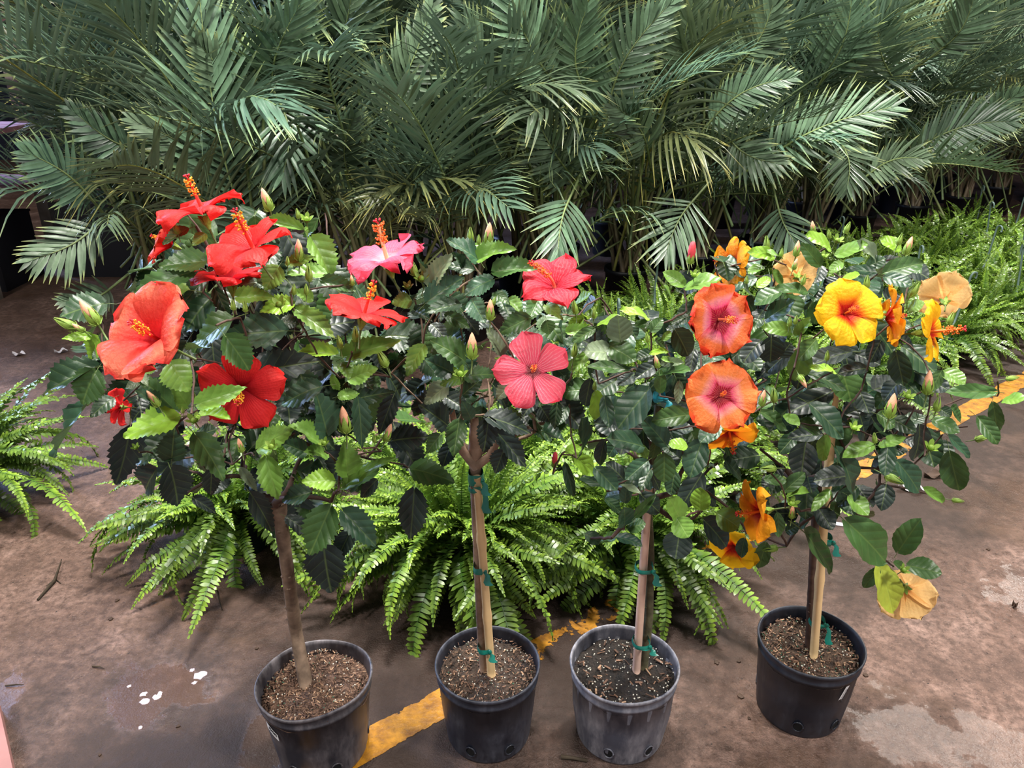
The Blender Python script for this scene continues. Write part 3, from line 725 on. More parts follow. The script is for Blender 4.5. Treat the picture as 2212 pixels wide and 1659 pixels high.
buds(t1, {'A': [(1290, 195, 120, 'p', -.3, -1), (1462, 265, 55, 'g', -.2, -1), (1520, 275, 70, 's', .3, -1), (1470, 475, 110, 'p', 0, -1), (1405, 530, 50, 'g', 0, -1), (1525, 600, 90, 'g', 0, -1),
                (1360, 745, 80, 's', 0, -1), (305, 825, 150, 'p', -.6, -1), (170, 880, 120, 'g', -1, -.5), (240, 905, 70, 'p', -1, -.7), (780, 345, 70, 'g', -.3, -1), (1785, 940, 85, 'g', 0, -1), (1695, 985, 75, 'g', -.2, -1),
                (1935, 1080, 100, 'g', -.5, -1), (1440, 690, 60, 'g', .1, -1), (1510, 690, 60, 'g', 0, -1), (1100, 775, 60, 'g', 0, -1), (1168, 785, 60, 'g', 0, -1), (1765, 640, 55, 'p', -.1, -1)],
          'E': [(1000, 485, 150, 'p', -.6, -1), (1350, 620, 120, 's', 0, -1), (1740, 880, 115, 'p', -.2, -1), (2005, 850, 110, 's', 0, -1), (850, 870, 70, 's', 0, -1), (1245, 575, 60, 'g', 0, -1), (1350, 480, 90, 'g', 0, -1)],
          'F': [(560, 510, 165, 'p', -.1, -1), (840, 590, 115, 'p', .4, -1), (750, 622, 55, 'g', 0, -1), (425, 630, 70, 's', 0, -1)]}, E1, 1.46, .24, b1)
grow(t1, fk1, cluster(b1, .075), .014, M_twig)
# paper label on the pot
m = MB(); a0 = math.radians(221)
P = []; rr = .131
for i in range(7):
    a = a0 + i * .055; zz = .178 - i * .0028
    P.append([(math.cos(a) * rr * 1.03, math.sin(a) * rr * 1.03, zz - .012), (math.cos(a) * rr * 1.04, math.sin(a) * rr * 1.04, zz + .010)])
m.grid(P); lb = m.obj('pot_label', M_white, t1, label='small white paper label')
m = MB()
for i, wv in enumerate((.02, .05, .03, .05, .04, .05)):
    a = a0 + .11 + i * .036; q = rr * 1.042; zz = .176 - i * .0019
    for dz in ((0.0025, -.0025) if i % 2 else (0,)):
        m.box((math.cos(a) * q, math.sin(a) * q, zz + dz), (.0035, .0010, .0022 if i % 2 else .006), Matrix.Rotation(a + 1.57, 3, 'Z'))
m.obj('lettering', M_ink, lb)

# ------------------------------------------------------------------ tree 2: pink hibiscus
t2 = thing('potted_hibiscus', (-.063, 1.520, 0), 'pink hibiscus standard tied to a tan bamboo stake in a navy black pot', 'plant', 'hibiscus standards in nursery pots')
bpy.context.view_layer.update()
pot(t2, .134, .24, M_pot[1], seed=5, soil=1)
Y2 = 1.52
trunk(t2, [PZ(1045, 1458, .19), PY(1036, 1330, 1.525), PY(1030, 1180, 1.53), PY(1027, 1040, 1.53), PY(1026, 980, 1.53), PY(1024, 900, 1.53)], [.010, .0095, .0095, .013, .016, .009], M_bark2, 4)
fk2 = PY(1026, 985, 1.53)
for fx in (((1030, 1010), (1000, 975), (984, 930), (975, 880)), ((1030, 1005), (1058, 985), (1074, 955), (1092, 900))):
    m = MB(); m.tube([PY(x, y, 1.52) - t2.location for x, y in fx], [.012, .010, .0085, .006], 9); m.obj('branch', M_bark2, t2)
stake(t2, PZ(1062, 1462, .20), PY(1030, 1030, 1.500), .0112, M_bamboo)
tie(t2, PY(1029, 1052, 1.515), (.017, .022), .006, label='green tape tie', tail=.05); tie(t2, PY(1028, 1030, 1.515), (.017, .022), .014)
tie(t2, PY(1036, 1226, 1.512), (.0145, .02), .009); tie(t2, PY(1046, 1398, 1.51), (.016, .022), .008, tail=.02)
E2 = (1050, 780, 240, 290); b2 = []
flo = [('pink', 840, 572, -.12, 88, (-.22, .84, .50), 10, 1.1, 0), ('coral', 1198, 622, -.06, 84, (-.08, .66, .75), -18, .85, 1), ('rose', 1150, 804, -.06, 92, (.02, .22, .97), 12, .5, 0)]
for (k, x, y, dY, r, d, ph, ps, bd), lb_ in zip(flo, ['ruffled light pink flower with a long pale column', 'coral red flower with narrow spread petals', 'rose pink flower with a dark red throat facing the front']):
    _, q = flower(t2, x, y, dome(E2, x, y, Y2 - .02, .22) + dY, r, d, k, ph, ps, bd, lb_); b2.append(q)
HL2 = {'B': [(780, 320, 612, 198, 110, 'b'), (790, 320, 972, 235, 110, 'l'), (885, 395, 1120, 345, 115, 'm'), (505, 460, 632, 285, 110, 'g'), (470, 470, 440, 280, 60, 'd'), (392, 560, 283, 570, 95, 'l'),
             (500, 560, 700, 415, 130, 'b'), (750, 380, 600, 350, 90, 'd'), (862, 440, 692, 510, 115, 'b'), (600, 640, 738, 718, 80, 'm'), (670, 580, 480, 620, 90, 'd'), (750, 560, 820, 685, 115, 'b'),
             (880, 520, 960, 560, 70, 'm'), (1075, 662, 900, 745, 115, 'm'), (930, 860, 855, 720, 95, 'g'), (700, 905, 545, 778, 155, 'm'), (720, 1000, 878, 960, 105, 'm'), (700, 1000, 558, 1035, 90, 'l'),
             (600, 1050, 470, 1155, 115, 'g'), (620, 970, 495, 900, 140, 'b'), (465, 825, 360, 982, 105, 'l'), (460, 890, 560, 1000, 120, 'd'), (1180, 680, 1200, 765, 90, 'm'), (1350, 590, 1442, 505, 60, 'l'),
             (672, 1258, 640, 1462, 125, 'm'), (562, 1340, 478, 1442, 95, 'm'), (600, 1275, 455, 1160, 150, 'D'), (842, 1245, 822, 1442, 130, 'D'), (840, 1235, 1110, 1300, 130, 'D'), (900, 1330, 1068, 1525, 115, 'D'),
             (930, 1430, 878, 1562, 105, 'D'), (740, 1240, 700, 1150, 85, 'b'), (985, 1040, 890, 1125, 105, 'g'), (1240, 1165, 1225, 1305, 75, 'd'), (700, 1100, 810, 1000, 100, 'd'), (1390, 660, 1300, 750, 80, 'y'),
             (1300, 740, 1450, 720, 70, 'l'), (1180, 590, 1260, 640, 80, 'l'), (1120, 560, 1060, 500, 60, 'l'), (1330, 960, 1420, 860, 70, 'l'), (700, 640, 790, 760, 90, 'D', 1), (880, 780, 980, 880, 110, 'D', 1),
             (600, 1120, 720, 1190, 110, 'D', 1), (880, 1060, 960, 1180, 120, 'D', 1), (420, 620, 500, 660, 70, 'd'), (360, 600, 430, 520, 50, 'd'), (700, 360, 640, 280, 60, 'd'), (680, 300, 740, 380, 60, 'd'),
             (760, 240, 830, 310, 90, 'l'), (1150, 1180, 1200, 1260, 110, 'D', .8), (1110, 1130, 1040, 1230, 90, 'D', .8), (520, 700, 600, 780, 90, 'D', 1), (960, 560, 1040, 620, 80, 'l', .5)]}
hero_leaves(t2, HL2, E2, Y2 - .02, .22, 's', b2)
fill_leaves(t2, [(1050, 770, 170, 140, 44), (1060, 900, 170, 70, 18), (930, 690, 80, 100, 14), (1180, 720, 90, 90, 14)], 1.54, .17, 's', b2, 'dDDdbm', (.045, .08))
buds(t2, {'B': [(740, 185, 85, 'g', 0, -1), (845, 185, 120, 'p', .1, -1), (788, 210, 55, 'g', 0, -1), (750, 830, 140, 'p', 0, -1), (680, 955, 85, 's', 0, -1), (855, 620, 110, 'p', 0, -1), (1340, 600, 80, 'g', -.2, -1),
                (1450, 630, 65, 'g', 0, -1), (410, 375, 90, 'g', -.2, -1), (458, 405, 85, 's', 0, -1), (1340, 845, 85, 'g', .1, -1), (380, 460, 60, 's', 0, -1), (875, 565, 55, 'g', .5, -1), (235, 890, 90, 'g', -.5, -1)]}, E2, Y2 - .02, .22, b2)
grow(t2, fk2, cluster(b2, .07), .011, M_bark)

# ------------------------------------------------------------------ tree 3: orange hibiscus
t3 = thing('potted_hibiscus', (.290, 1.520, 0), 'orange hibiscus standard with two open flowers in a dusty grey ribbed pot', 'plant', 'hibiscus standards in nursery pots')
bpy.context.view_layer.update()
pot(t3, .139, .24, M_pot[2], ribs=40, wob=.008, seed=9, soil=2)
trunk(t3, [PZ(1388, 1452, .19), PY(1402, 1330, 1.535), PY(1404, 1200, 1.54), PY(1400, 1100, 1.54), PY(1412, 960, 1.54), PY(1425, 850, 1.54)], [.0125, .011, .0105, .011, .010, .008], M_bark_green, 8)
fk3 = PY(1402, 1080, 1.54)
stake(t3, PZ(1374, 1455, .20), PY(1402, 1040, 1.505), .0105, M_wood_pink, False)
tie(t3, PY(1392, 1225, 1.515), (.021, .024), .006); tie(t3, PY(1385, 1386, 1.51), (.021, .026), .0065, tail=.012); tie(t3, PY(1424, 858, 1.40), (.012, .014), .007, M_tie_blue, .02, label='blue tape tie')
E3 = (1430, 850, 230, 350); b3 = []
flo = [('orange', 1552, 690, -.08, 82, (.30, -.06, .95), 20, .75, 0, 'orange flower with crimson throat, upper of the two'), ('tanger', 1556, 856, -.09, 84, (-.02, .16, .98), -8, .45, 0, 'orange flower with crimson throat, lower of the two')]
for (k, x, y, dY, r, d, ph, ps, bd, lb_) in flo:
    _, q = flower(t3, x, y, dome(E3, x, y, 1.50, .24) + dY, r, d, k, ph, ps, bd, lb_); b3.append(q)
HL3 = {'G': [(268, 510, 100, 588, 80, 'y'), (342, 545, 150, 645, 105, 'm'), (390, 500, 622, 430, 110, 'y'), (580, 640, 560, 425, 240, 'g'), (480, 690, 722, 822, 205, 'm'), (505, 760, 275, 720, 195, 'g'),
             (292, 745, 158, 920, 95, 'l'), (640, 905, 290, 868, 80, 'm'), (822, 440, 598, 345, 120, 'y'), (840, 505, 715, 490, 85, 'm'), (862, 560, 955, 440, 110, 'm'), (1175, 165, 1482, 78, 145, 'l'),
             (1150, 145, 975, 28, 130, 'l'), (1062, 330, 988, 150, 125, 'l'), (1182, 430, 1040, 485, 120, 'd'), (1075, 560, 1210, 780, 210, 'd'), (1130, 575, 1000, 520, 90, 'D'), (1240, 730, 1200, 925, 115, 'D'),
             (960, 850, 1125, 830, 90, 'g'), (925, 935, 1205, 895, 115, 'm'), (935, 1105, 945, 930, 110, 'm'), (880, 770, 730, 795, 130, 'd'), (890, 870, 725, 965, 140, 'D'), (440, 1000, 330, 930, 130, 'D'),
             (312, 1000, 258, 1252, 150, 'D'), (365, 1110, 372, 1368, 145, 'y'), (440, 1160, 485, 1422, 135, 'b'), (825, 1095, 545, 1430, 300, 'b'), (1185, 1310, 865, 1350, 190, 'm'), (985, 1570, 790, 1332, 195, 'b'),
             (1172, 1590, 1015, 1560, 110, 'y'), (240, 1632, 275, 1345, 230, 'b'), (772, 1590, 483, 1500, 200, 'b'), (1450, 1400, 1300, 1552, 175, 'b'), (1110, 1020, 1095, 1212, 85, 'g'), (1000, 740, 850, 750, 60, 'y'),
             (900, 640, 1000, 700, 90, 'm'), (960, 640, 1040, 560, 70, 'l'), (1050, 860, 980, 780, 90, 'l'), (600, 900, 480, 960, 120, 'D', .6), (1330, 780, 1240, 900, 110, 'd', .6), (700, 950, 560, 1040, 140, 'D', .8),
             (100, 1250, 20, 1400, 100, 'd'), (520, 1360, 400, 1500, 140, 'D', .5), (1060, 1440, 1230, 1440, 120, 'D', .5), (1000, 1580, 1050, 1659, 120, 'd')],
       'H': [(1190, 205, 1085, 492, 205, 'b'), (885, 315, 885, 542, 190, 'm'), (738, 370, 580, 502, 150, 'b'), (330, 425, 508, 595, 160, 'b'), (150, 325, 342, 468, 145, 'y'), (90, 290, 207, 248, 100, 'y'),
             (80, 390, 150, 662, 70, 'd'), (400, 205, 340, 405, 110, 'D', .3), (545, 500, 425, 370, 120, 'D', .3), (530, 120, 320, 40, 170, 'D', .4), (970, 460, 935, 640, 135, 'd'), (775, 455, 862, 600, 95, 'D'),
             (770, 440, 690, 590, 95, 'd'), (1020, 850, 950, 668, 190, 'l'), (995, 835, 1085, 985, 220, 'l', -.15), (1180, 752, 1180, 583, 165, 'y'), (1325, 790, 1505, 905, 195, 'l'), (1215, 850, 1425, 1058, 205, 'D'),
             (1010, 950, 975, 1160, 260, 'D'), (1185, 480, 1015, 745, 190, 'D', .4), (560, 885, 575, 750, 170, 'b'), (598, 905, 732, 868, 125, 'm'), (565, 692, 580, 558, 100, 'b'), (660, 805, 803, 648, 70, 'm'),
             (700, 640, 860, 785, 160, 'D'), (250, 960, 372, 1020, 110, 'd'), (375, 1015, 522, 950, 85, 'l'), (515, 985, 700, 1030, 95, 'b'), (415, 680, 545, 780, 90, 'd'), (1000, 330, 880, 240, 110, 'D', .3),
             (540, 560, 700, 620, 40, 'g'), (1300, 60, 1180, 200, 120, 'b'), (740, 330, 700, 230, 70, 'l'), (1540, 1000, 1500, 1150, 100, 'd')]}
hero_leaves(t3, HL3, E3, 1.50, .24, 'r', b3)
fill_leaves(t3, [(1400, 800, 150, 130, 46), (1420, 980, 170, 100, 36), (1540, 780, 100, 110, 16), (1300, 700, 80, 70, 10), (1560, 620, 80, 60, 10)], 1.55, .17, 'r', b3, 'dDDdbm', (.04, .075))
buds(t3, {'G': [(905, 840, 110, 'p', -.3, -1), (350, 1050, 80, 'g', 0, -1), (820, 620, 90, 'g', -.2, -1), (345, 400, 100, 'g', 0, -1), (1240, 30, 90, 's', 0, -1), (160, 345, 90, 'g', -.3, -1)],
          'C': [(240, 225, 125, 'r', .1, -1)], 'B': [(1225, 1478, 95, 'r', .1, -1)]}, E3, 1.50, .24, b3)
grow(t3, fk3, cluster(b3, .065), .010, M_twig)

# ------------------------------------------------------------------ tree 4: yellow hibiscus
t4 = thing('potted_hibiscus', (.800, 1.600, 0), 'yellow hibiscus standard in a blue black pot standing apart from the others', 'plant', 'hibiscus standards in nursery pots')
bpy.context.view_layer.update()
pot(t4, .136, .24, M_pot[3], seed=12, soil=3)
trunk(t4, [PZ(1748, 1405, .19), PY(1752, 1300, 1.615), PY(1757, 1200, 1.62), PY(1762, 1110, 1.62), PY(1790, 1000, 1.62), PY(1812, 900, 1.62)], [.0115, .0105, .010, .010, .0095, .008], M_twig, 4)
fk4 = PY(1764, 1090, 1.62)
stake(t4, PZ(1757, 1424, .20), PY(1803, 840, 1.56), .0110, M_bamboo)
tie(t4, PY(1765, 1342, 1.60), (.020, .022), .008, tail=.05); tie(t4, PY(1780, 1165, 1.60), (.019, .02), .010, tail=.03)
E4 = (1790, 860, 350, 350); b4 = []
flo = [('amber', 1592, 572, .04, 60, (-.85, .10, .30), 0, .95, 'amber flower seen from the side at the upper left of the crown'), ('peach', 1722, 596, .12, 52, (.1, .35, -.8), 0, 0, 'peach flower seen from behind among leaves'),
       ('yellow', 1824, 678, -.06, 80, (.14, .20, .96), 8, .55, 'yellow flower with red throat facing the front'), ('amber', 1912, 686, .0, 68, (.90, .04, .22), 0, .6, 'amber flower seen edge on'),
       ('yellow', 1998, 718, -.03, 74, (.72, .05, .60), 0, 1.0, 'yellow flower facing sideways with a long orange column'), ('peach', 2040, 650, .04, 58, (.30, .48, -.72), 20, 0, 'pale peach flower seen from behind at the outer edge'),
       ('amber', 1648, 1104, -.05, 72, (-.92, -.12, .14), 20, .8, 'amber flower low in the crown facing sideways'), ('yellow', 1586, 1178, .0, 58, (-.45, -.45, .55), 30, 0, 'yellow flower with red throat, lowest on the orange tree side'),
       ('amber', 1574, 928, .06, 60, (.05, -.80, .50), 0, .9, 'amber flower with red throat hanging under the orange flower'), ('peach', 1955, 1272, .0, 64, (.42, -.50, -.65), 10, 0, 'peach flower hanging low, seen from behind')]
for (k, x, y, dY, r, d, ph, ps, lb_) in flo:
    _, q = flower(t4, x, y, dome(E4, x, y, 1.58, .26) + dY, r, d, k, ph, ps, 0, lb_); b4.append(q)
HL4 = {'C': [(1015, 197, 893, 112, 95, 'y'), (1060, 232, 1228, 168, 78, 'l'), (700, 245, 583, 205, 80, 'y'), (960, 292, 865, 172, 85, 'm'), (1280, 262, 1195, 148, 100, 'g'), (1412, 200, 1308, 138, 75, 'y'),
             (1330, 332, 1545, 268, 110, 'm'), (1270, 332, 1108, 310, 60, 'b'), (1090, 375, 1182, 340, 55, 'y'), (1085, 280, 1018, 325, 60, 'l'), (615, 412, 685, 358, 60, 'y'), (740, 250, 672, 205, 75, 'l'),
             (740, 442, 588, 500, 90, 'm'), (885, 440, 718, 410, 70, 'm'), (665, 592, 812, 490, 100, 'd'), (792, 662, 653, 630, 85, 'l'), (690, 702, 690, 848, 145, 'D'), (625, 720, 528, 825, 120, 'D'),
             (830, 682, 898, 590, 60, 'l'), (932, 718, 840, 822, 100, 'm'), (862, 768, 828, 948, 135, 'l'), (1122, 780, 908, 832, 110, 'D'), (1042, 892, 913, 858, 65, 'y'), (905, 900, 1138, 978, 85, 'd'),
             (1220, 870, 1070, 890, 80, 'D'), (1300, 722, 1238, 838, 100, 'D'), (1390, 785, 1432, 972, 125, 'd'), (1012, 1008, 787, 1115, 135, 'D'), (1400, 950, 1310, 1045, 100, 'D'), (920, 1083, 1112, 1258, 135, 'b'),
             (850, 1180, 972, 1218, 95, 'm'), (770, 1130, 842, 1178, 65, 'l'), (640, 1118, 795, 1208, 85, 'm'), (960, 1240, 795, 1250, 85, 'D'), (1002, 1255, 958, 1398, 80, 'l'), (1252, 1305, 1098, 1355, 90, 'l'),
             (1060, 1330, 1205, 1585, 115, 'b'), (1342, 1310, 1328, 1472, 95, 'b'), (1400, 1398, 1548, 1568, 125, 'b'), (1690, 1348, 1742, 1568, 145, 'm'), (1332, 1530, 1318, 1655, 105, 'D'), (1300, 1302, 1435, 1250, 65, 'l'),
             (1520, 1200, 1520, 1405, 120, 'D'), (1600, 1160, 1748, 1220, 85, 'm'), (1685, 1250, 1812, 1372, 60, 'b'), (1658, 890, 1778, 945, 85, 'l'), (1932, 1000, 1678, 1000, 52, 'm'), (1990, 1050, 2108, 1030, 75, 'l'),
             (1932, 1070, 1962, 1242, 80, 'm'), (1850, 1150, 1972, 1292, 90, 'm'), (1012, 1562, 912, 1662, 60, 'l'), (658, 1490, 778, 1500, 65, 'm'), (768, 1552, 878, 1452, 85, 'm'), (1100, 1170, 960, 1100, 90, 'D', .6),
             (1290, 1130, 1390, 1190, 100, 'm'), (1360, 1150, 1500, 1220, 90, 'd'), (1640, 1100, 1700, 1140, 70, 'd'), (1440, 1170, 1560, 1130, 80, 'd', .5), (1330, 360, 1480, 400, 80, 'b'), (1500, 460, 1430, 530, 70, 'l'),
             (1230, 300, 1330, 250, 80, 'd'), (1450, 300, 1530, 330, 60, 'm'), (480, 310, 560, 350, 60, 'd'), (700, 330, 760, 400, 60, 'l'), (640, 300, 560, 330, 60, 'l'), (1160, 560, 1250, 640, 80, 'D', .8),
             (1460, 540, 1540, 500, 70, 'l'), (1640, 890, 1580, 1000, 70, 'm'), (1420, 700, 1500, 760, 90, 'D', .6), (620, 400, 700, 480, 70, 'd'), (740, 800, 800, 730, 90, 'D', .6), (1190, 1010, 1240, 1120, 100, 'D', .6)],
       'D': [(1180, 418, 1322, 602, 125, 'm'), (1380, 368, 1602, 568, 175, 'm'), (1620, 502, 1712, 366, 115, 'm'), (1668, 572, 1828, 605, 100, 'm'), (1530, 578, 1622, 812, 125, 'Y'), (1522, 590, 1452, 682, 62, 'm'),
             (1390, 248, 1482, 332, 80, 'l'), (1560, 198, 1540, 312, 85, 'D'), (1240, 300, 1312, 402, 95, 'D'), (1292, 220, 1210, 312, 50, 'l'), (1048, 330, 1060, 442, 55, 'm'), (992, 470, 958, 592, 75, 'm'),
             (1740, 210, 1852, 272, 50, 'l'), (1382, 150, 1218, 165, 105, 'D'), (1100, 240, 1180, 210, 60, 'l'), (1090, 410, 1150, 380, 60, 'd'), (1600, 560, 1660, 600, 50, 'm'), (1420, 210, 1330, 290, 80, 'd')]}
hero_leaves(t4, HL4, E4, 1.58, .26, 'r', b4)
fill_leaves(t4, [(1780, 760, 220, 170, 74), (1790, 950, 200, 130, 56), (1850, 600, 150, 60, 16), (1680, 620, 90, 60, 10), (1760, 1080, 120, 50, 10), (1980, 900, 90, 110, 12)], 1.61, .22, 'r', b4, 'dDDdbm', (.045, .085))
buds(t4, {'C': [(920, 85, 65, 'p', -.2, -1), (1112, 85, 65, 'g', .4, -1), (1060, 135, 65, 's', .3, -1), (975, 225, 55, 's', 0, -1), (660, 170, 75, 'g', -.1, -1), (830, 205, 80, 'p', .1, -1), (745, 225, 50, 'g', .1, -1),
                (1405, 150, 65, 'g', .3, -1), (1450, 190, 95, 'p', .3, -1), (1220, 390, 75, 'g', 0, -1), (1485, 430, 95, 'g', .5, -1), (1560, 955, 125, 'p', 0, -1), (1355, 1085, 130, 'p', .1, -1), (1450, 1005, 65, 's', 0, -1),
                (1615, 1070, 85, 'g', .1, -1), (1575, 1285, 80, 's', 0, -1), (1150, 1180, 65, 's', 0, -1), (670, 1430, 90, 'g', -1, 0), (1370, 1490, 100, 'g', 1, .5), (1865, 1260, 75, 'g', 1, -.3), (2035, 925, 65, 'g', 1, -.2),
                (1730, 1610, 60, 'g', 1, .1), (640, 1040, 85, 'p', .1, -1), (700, 1020, 85, 'g', -.1, -1), (1000, 800, 55, 'g', 0, -1), (860, 940, 75, 'p', .5, 1), (802, 1600, 70, 's', 0, -1), (550, 375, 45, 'g', 0, -1),
                (868, 375, 60, 'g', .2, -1), (1265, 1260, 60, 'g', -.2, -1), (1010, 120, 50, 'g', -.2, -1), (820, 290, 60, 'p', .3, -1), (1690, 590, 70, 'g', .3, -1), (790, 610, 55, 'g', 0, -1), (825, 600, 50, 'g', .1, -1)],
          'D': [(1115, 320, 60, 'p', 0, -1), (1010, 492, 75, 'g', -1, .1), (1110, 260, 50, 's', 0, -1), (1645, 575, 50, 's', .4, -1)]}, E4, 1.58, .26, b4)
grow(t4, fk4, cluster(b4, .075), .011, M_twig)
m = MB(); a0 = math.radians(-66); P = []
for i in range(3):
    a = a0 + i * .045; q = .129 + 0; P.append([(math.cos(a - .09) * .1245, math.sin(a - .09) * .1245, .135), (math.cos(a) * .1325, math.sin(a) * .1325, .195)])
m.grid(P); lb = m.obj('pot_label', M_white, t4, label='narrow white plastic tag'); m = MB()
for i in range(5):
    a = a0 + .04 - .012 * i; q = .1332 - .0012 * i; m.box((math.cos(a) * q, math.sin(a) * q, .182 - .010 * i), (.0035, .001, .004 if i % 2 else .006), Matrix.Rotation(a + 1.57, 3, 'Z'))
m.obj('lettering', M_ink, lb)

# ------------------------------------------------------------------ ferns
def fern_frond(seed, arch, L=1.0, wid=.078, droop=0, ruffle=.02):
    rnd = random.Random(seed); m = MB(); N = 38; pts = []; ang = rnd.uniform(.95, 1.25) - droop; p = V((0, 0, 0)); side = rnd.uniform(-.9, .9)
    for i in range(N + 1):
        pts.append(p.copy()); t = i / N; a = ang - arch * t; p = p + V((math.sin(side * t) * math.cos(a), math.cos(a) * math.cos(side * t), math.sin(a))) * (L / N)
    m.tube(pts[::4] + [pts[-1]], [.0035 * (1 - i / 12) + .0012 for i in range(len(pts[::4]) + 1)], 4, cap=False, uvv=.3)
    for i in range(2, N + 1):
        t = i / N; T = (pts[min(N, i + 1)] - pts[i - 1]).normalized(); S = T.cross(V((0, 0, 1))).normalized(); Nn = S.cross(T)
        if Nn.z < 0: Nn = -Nn
        ln = wid * (min(1, (t + .04) * 5) ** .7) * (1 - t ** 3.5) * (1 - .25 * t) + .006
        for sg in (-1, 1):
            d = (S * sg + T * rnd.uniform(.12, .32) + Nn * rnd.uniform(-.35, .3) + Nn * .25 * math.sin(t * 14 + seed)).normalized(); wv = L / N * rnd.uniform(.66, .82)
            c = pts[i]; b = len(m.v); tw = Nn * rnd.uniform(-.5, .5) * wv; cu = Nn * rnd.uniform(-.22, .05) * ln
            q = .35 + .5 * t
            m.add(c - T * wv * .5, (q * .7, 0)); m.add(c + T * wv * .5, (q * .7, 1))
            m.add(c + d * ln * .45 + T * wv * .62 + tw + cu * .2, (q, 1)); m.add(c + d * ln * .45 - T * wv * .62 - tw + cu * .2, (q, 0))
            m.add(c + d * ln * .8 + T * wv * .5 - tw * .4 + cu * .7, (q + .12, 1)); m.add(c + d * ln * .8 - T * wv * .4 + tw * .4 + cu * .7, (q + .12, 0)); m.add(c + d * ln + T * wv * .25 + cu, (min(1, q + .22), .5))
            m.face((b, b + 1, b + 2, b + 3)); m.face((b + 3, b + 2, b + 4, b + 5)); m.face((b + 5, b + 4, b + 6))
    return m.mesh('frond', M_fern)
FR = [fern_frond(100 + i, a, droop=d) for i, (a, d) in enumerate(((1.0, 0), (1.5, .1), (2.0, .2), (2.4, .35), (1.7, .5), (.7, .1), (2.6, .1), (1.2, .4), (2.1, .7)))]
m = MB(); n = 28; P = []
for q, z in ((.078, 0), (.082, .004), (.105, .13), (.108, .132), (.11, .16), (.108, .166), (.102, .16), (.09, .10)):
    P.append([(math.cos(2 * math.pi * k / n) * q, math.sin(2 * math.pi * k / n) * q, z) for k in range(n)])
m.grid(P, closed=True); m.face(list(range(n))[::-1]); ME_fpot = m.mesh('pot', M_fernpot)
m = MB(); pts = [V((0, 0, 0)), V((.005, 0, .15)), V((0, 0, .30))]
for i in range(10):
    a = math.pi - i * math.pi * 1.15 / 9; pts.append(V((.022 + .022 * math.cos(a), 0, .31 + .026 * math.sin(a))))
m.tube(pts, .0068, 6)
for k in range(3):
    a = k * 2.094; m.tube([V((0, 0, .02)), V((math.cos(a) * .06, math.sin(a) * .06, -.10)), V((math.cos(a) * .106, math.sin(a) * .106, -.18))], .002, 4)
ME_hook = m.mesh('hanger_hook', M_hook)
def fern(x, y, label, n=64, size=.50, bright=1.0, hook=True, group='boston ferns in hanging pots', pz=0):
    o = thing('potted_fern', (x, y, pz), label, 'fern', group)
    put('pot', ME_fpot, o)
    if hook and R() < .42: put('hanger_hook', ME_hook, o, Matrix.Translation((U(-.03, .03), U(-.03, .03), .19)) @ Matrix.Rotation(U(0, 6.28), 4, 'Z') @ Matrix.Rotation(U(-.12, .12), 4, 'X') @ Matrix.Scale(1.0, 4))
    for i in range(n):
        t = i / n; az = i * 2.39996 + U(-.6, .6)
        if t < .34: me = random.choice(FR[:2] + FR[5:6]); s = size * U(.5, .85); tilt = U(-.8, .05)      # upright heart fronds
        elif t < .80: me = random.choice(FR[0:4]); s = size * U(.6, 1.0); tilt = U(-.35, .25)
        else: me = random.choice(FR[3:5] + FR[7:9]); s = size * U(.7, 1.15); tilt = U(-.05, .4)
        c = bright * U(.75, 1.2); y_ = U(0, .12)
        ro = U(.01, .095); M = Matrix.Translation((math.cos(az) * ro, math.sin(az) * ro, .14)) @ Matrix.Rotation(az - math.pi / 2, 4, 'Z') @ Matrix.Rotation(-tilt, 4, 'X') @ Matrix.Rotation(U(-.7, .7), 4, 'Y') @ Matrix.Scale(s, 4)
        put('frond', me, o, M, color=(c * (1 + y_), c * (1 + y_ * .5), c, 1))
    return o
fern(-.98, 2.36, 'fern in a dark green pot behind the red hibiscus trunk', 170, .56)
fern(-.15, 2.20, 'large bright fern between the red and pink hibiscus trunks', 270, .57, 1.08)
fern(-2.20, 2.62, 'fern cut by the left edge of the photo', 150, .58, 1.0)
fern(.42, 2.26, 'fern in a dark green pot right behind the orange hibiscus stake', 160, .52)
fern(.70, 2.62, 'fern behind the yellow line between orange and yellow hibiscus', 140, .50)
fern(-.42, 2.62, 'fern behind the large fern, under the pink hibiscus crown', 90, .46)
fern(.12, 2.72, 'fern seen through the gap between pink and orange hibiscus', 90, .46)
def fl(s, n): return L0 + e_ * s + n_ * n
words = {0: 'first row beside the yellow line', 1: 'second row from the yellow line', 2: 'third row from the yellow line', 3: 'back row against the palms'}
ordn = ['nearest', 'second nearest', 'third', 'fourth', 'fifth', 'sixth', 'seventh', 'eighth', 'ninth', 'tenth', 'eleventh', 'twelfth']
for row, (nn, s0, cnt) in enumerate(((.46, 1.95, 10), (.86, 1.45, 11), (1.24, 1.5, 12), (1.62, 2.2, 11))):
    for i in range(cnt):
        p = fl(s0 + i * .47 + U(-.04, .04), nn + U(-.05, .05))
        fern(p.x, p.y, '%s fern of the %s' % (ordn[i], words[row]), 74 if i < 6 else 56, U(.42, .52), U(.85, 1.05))

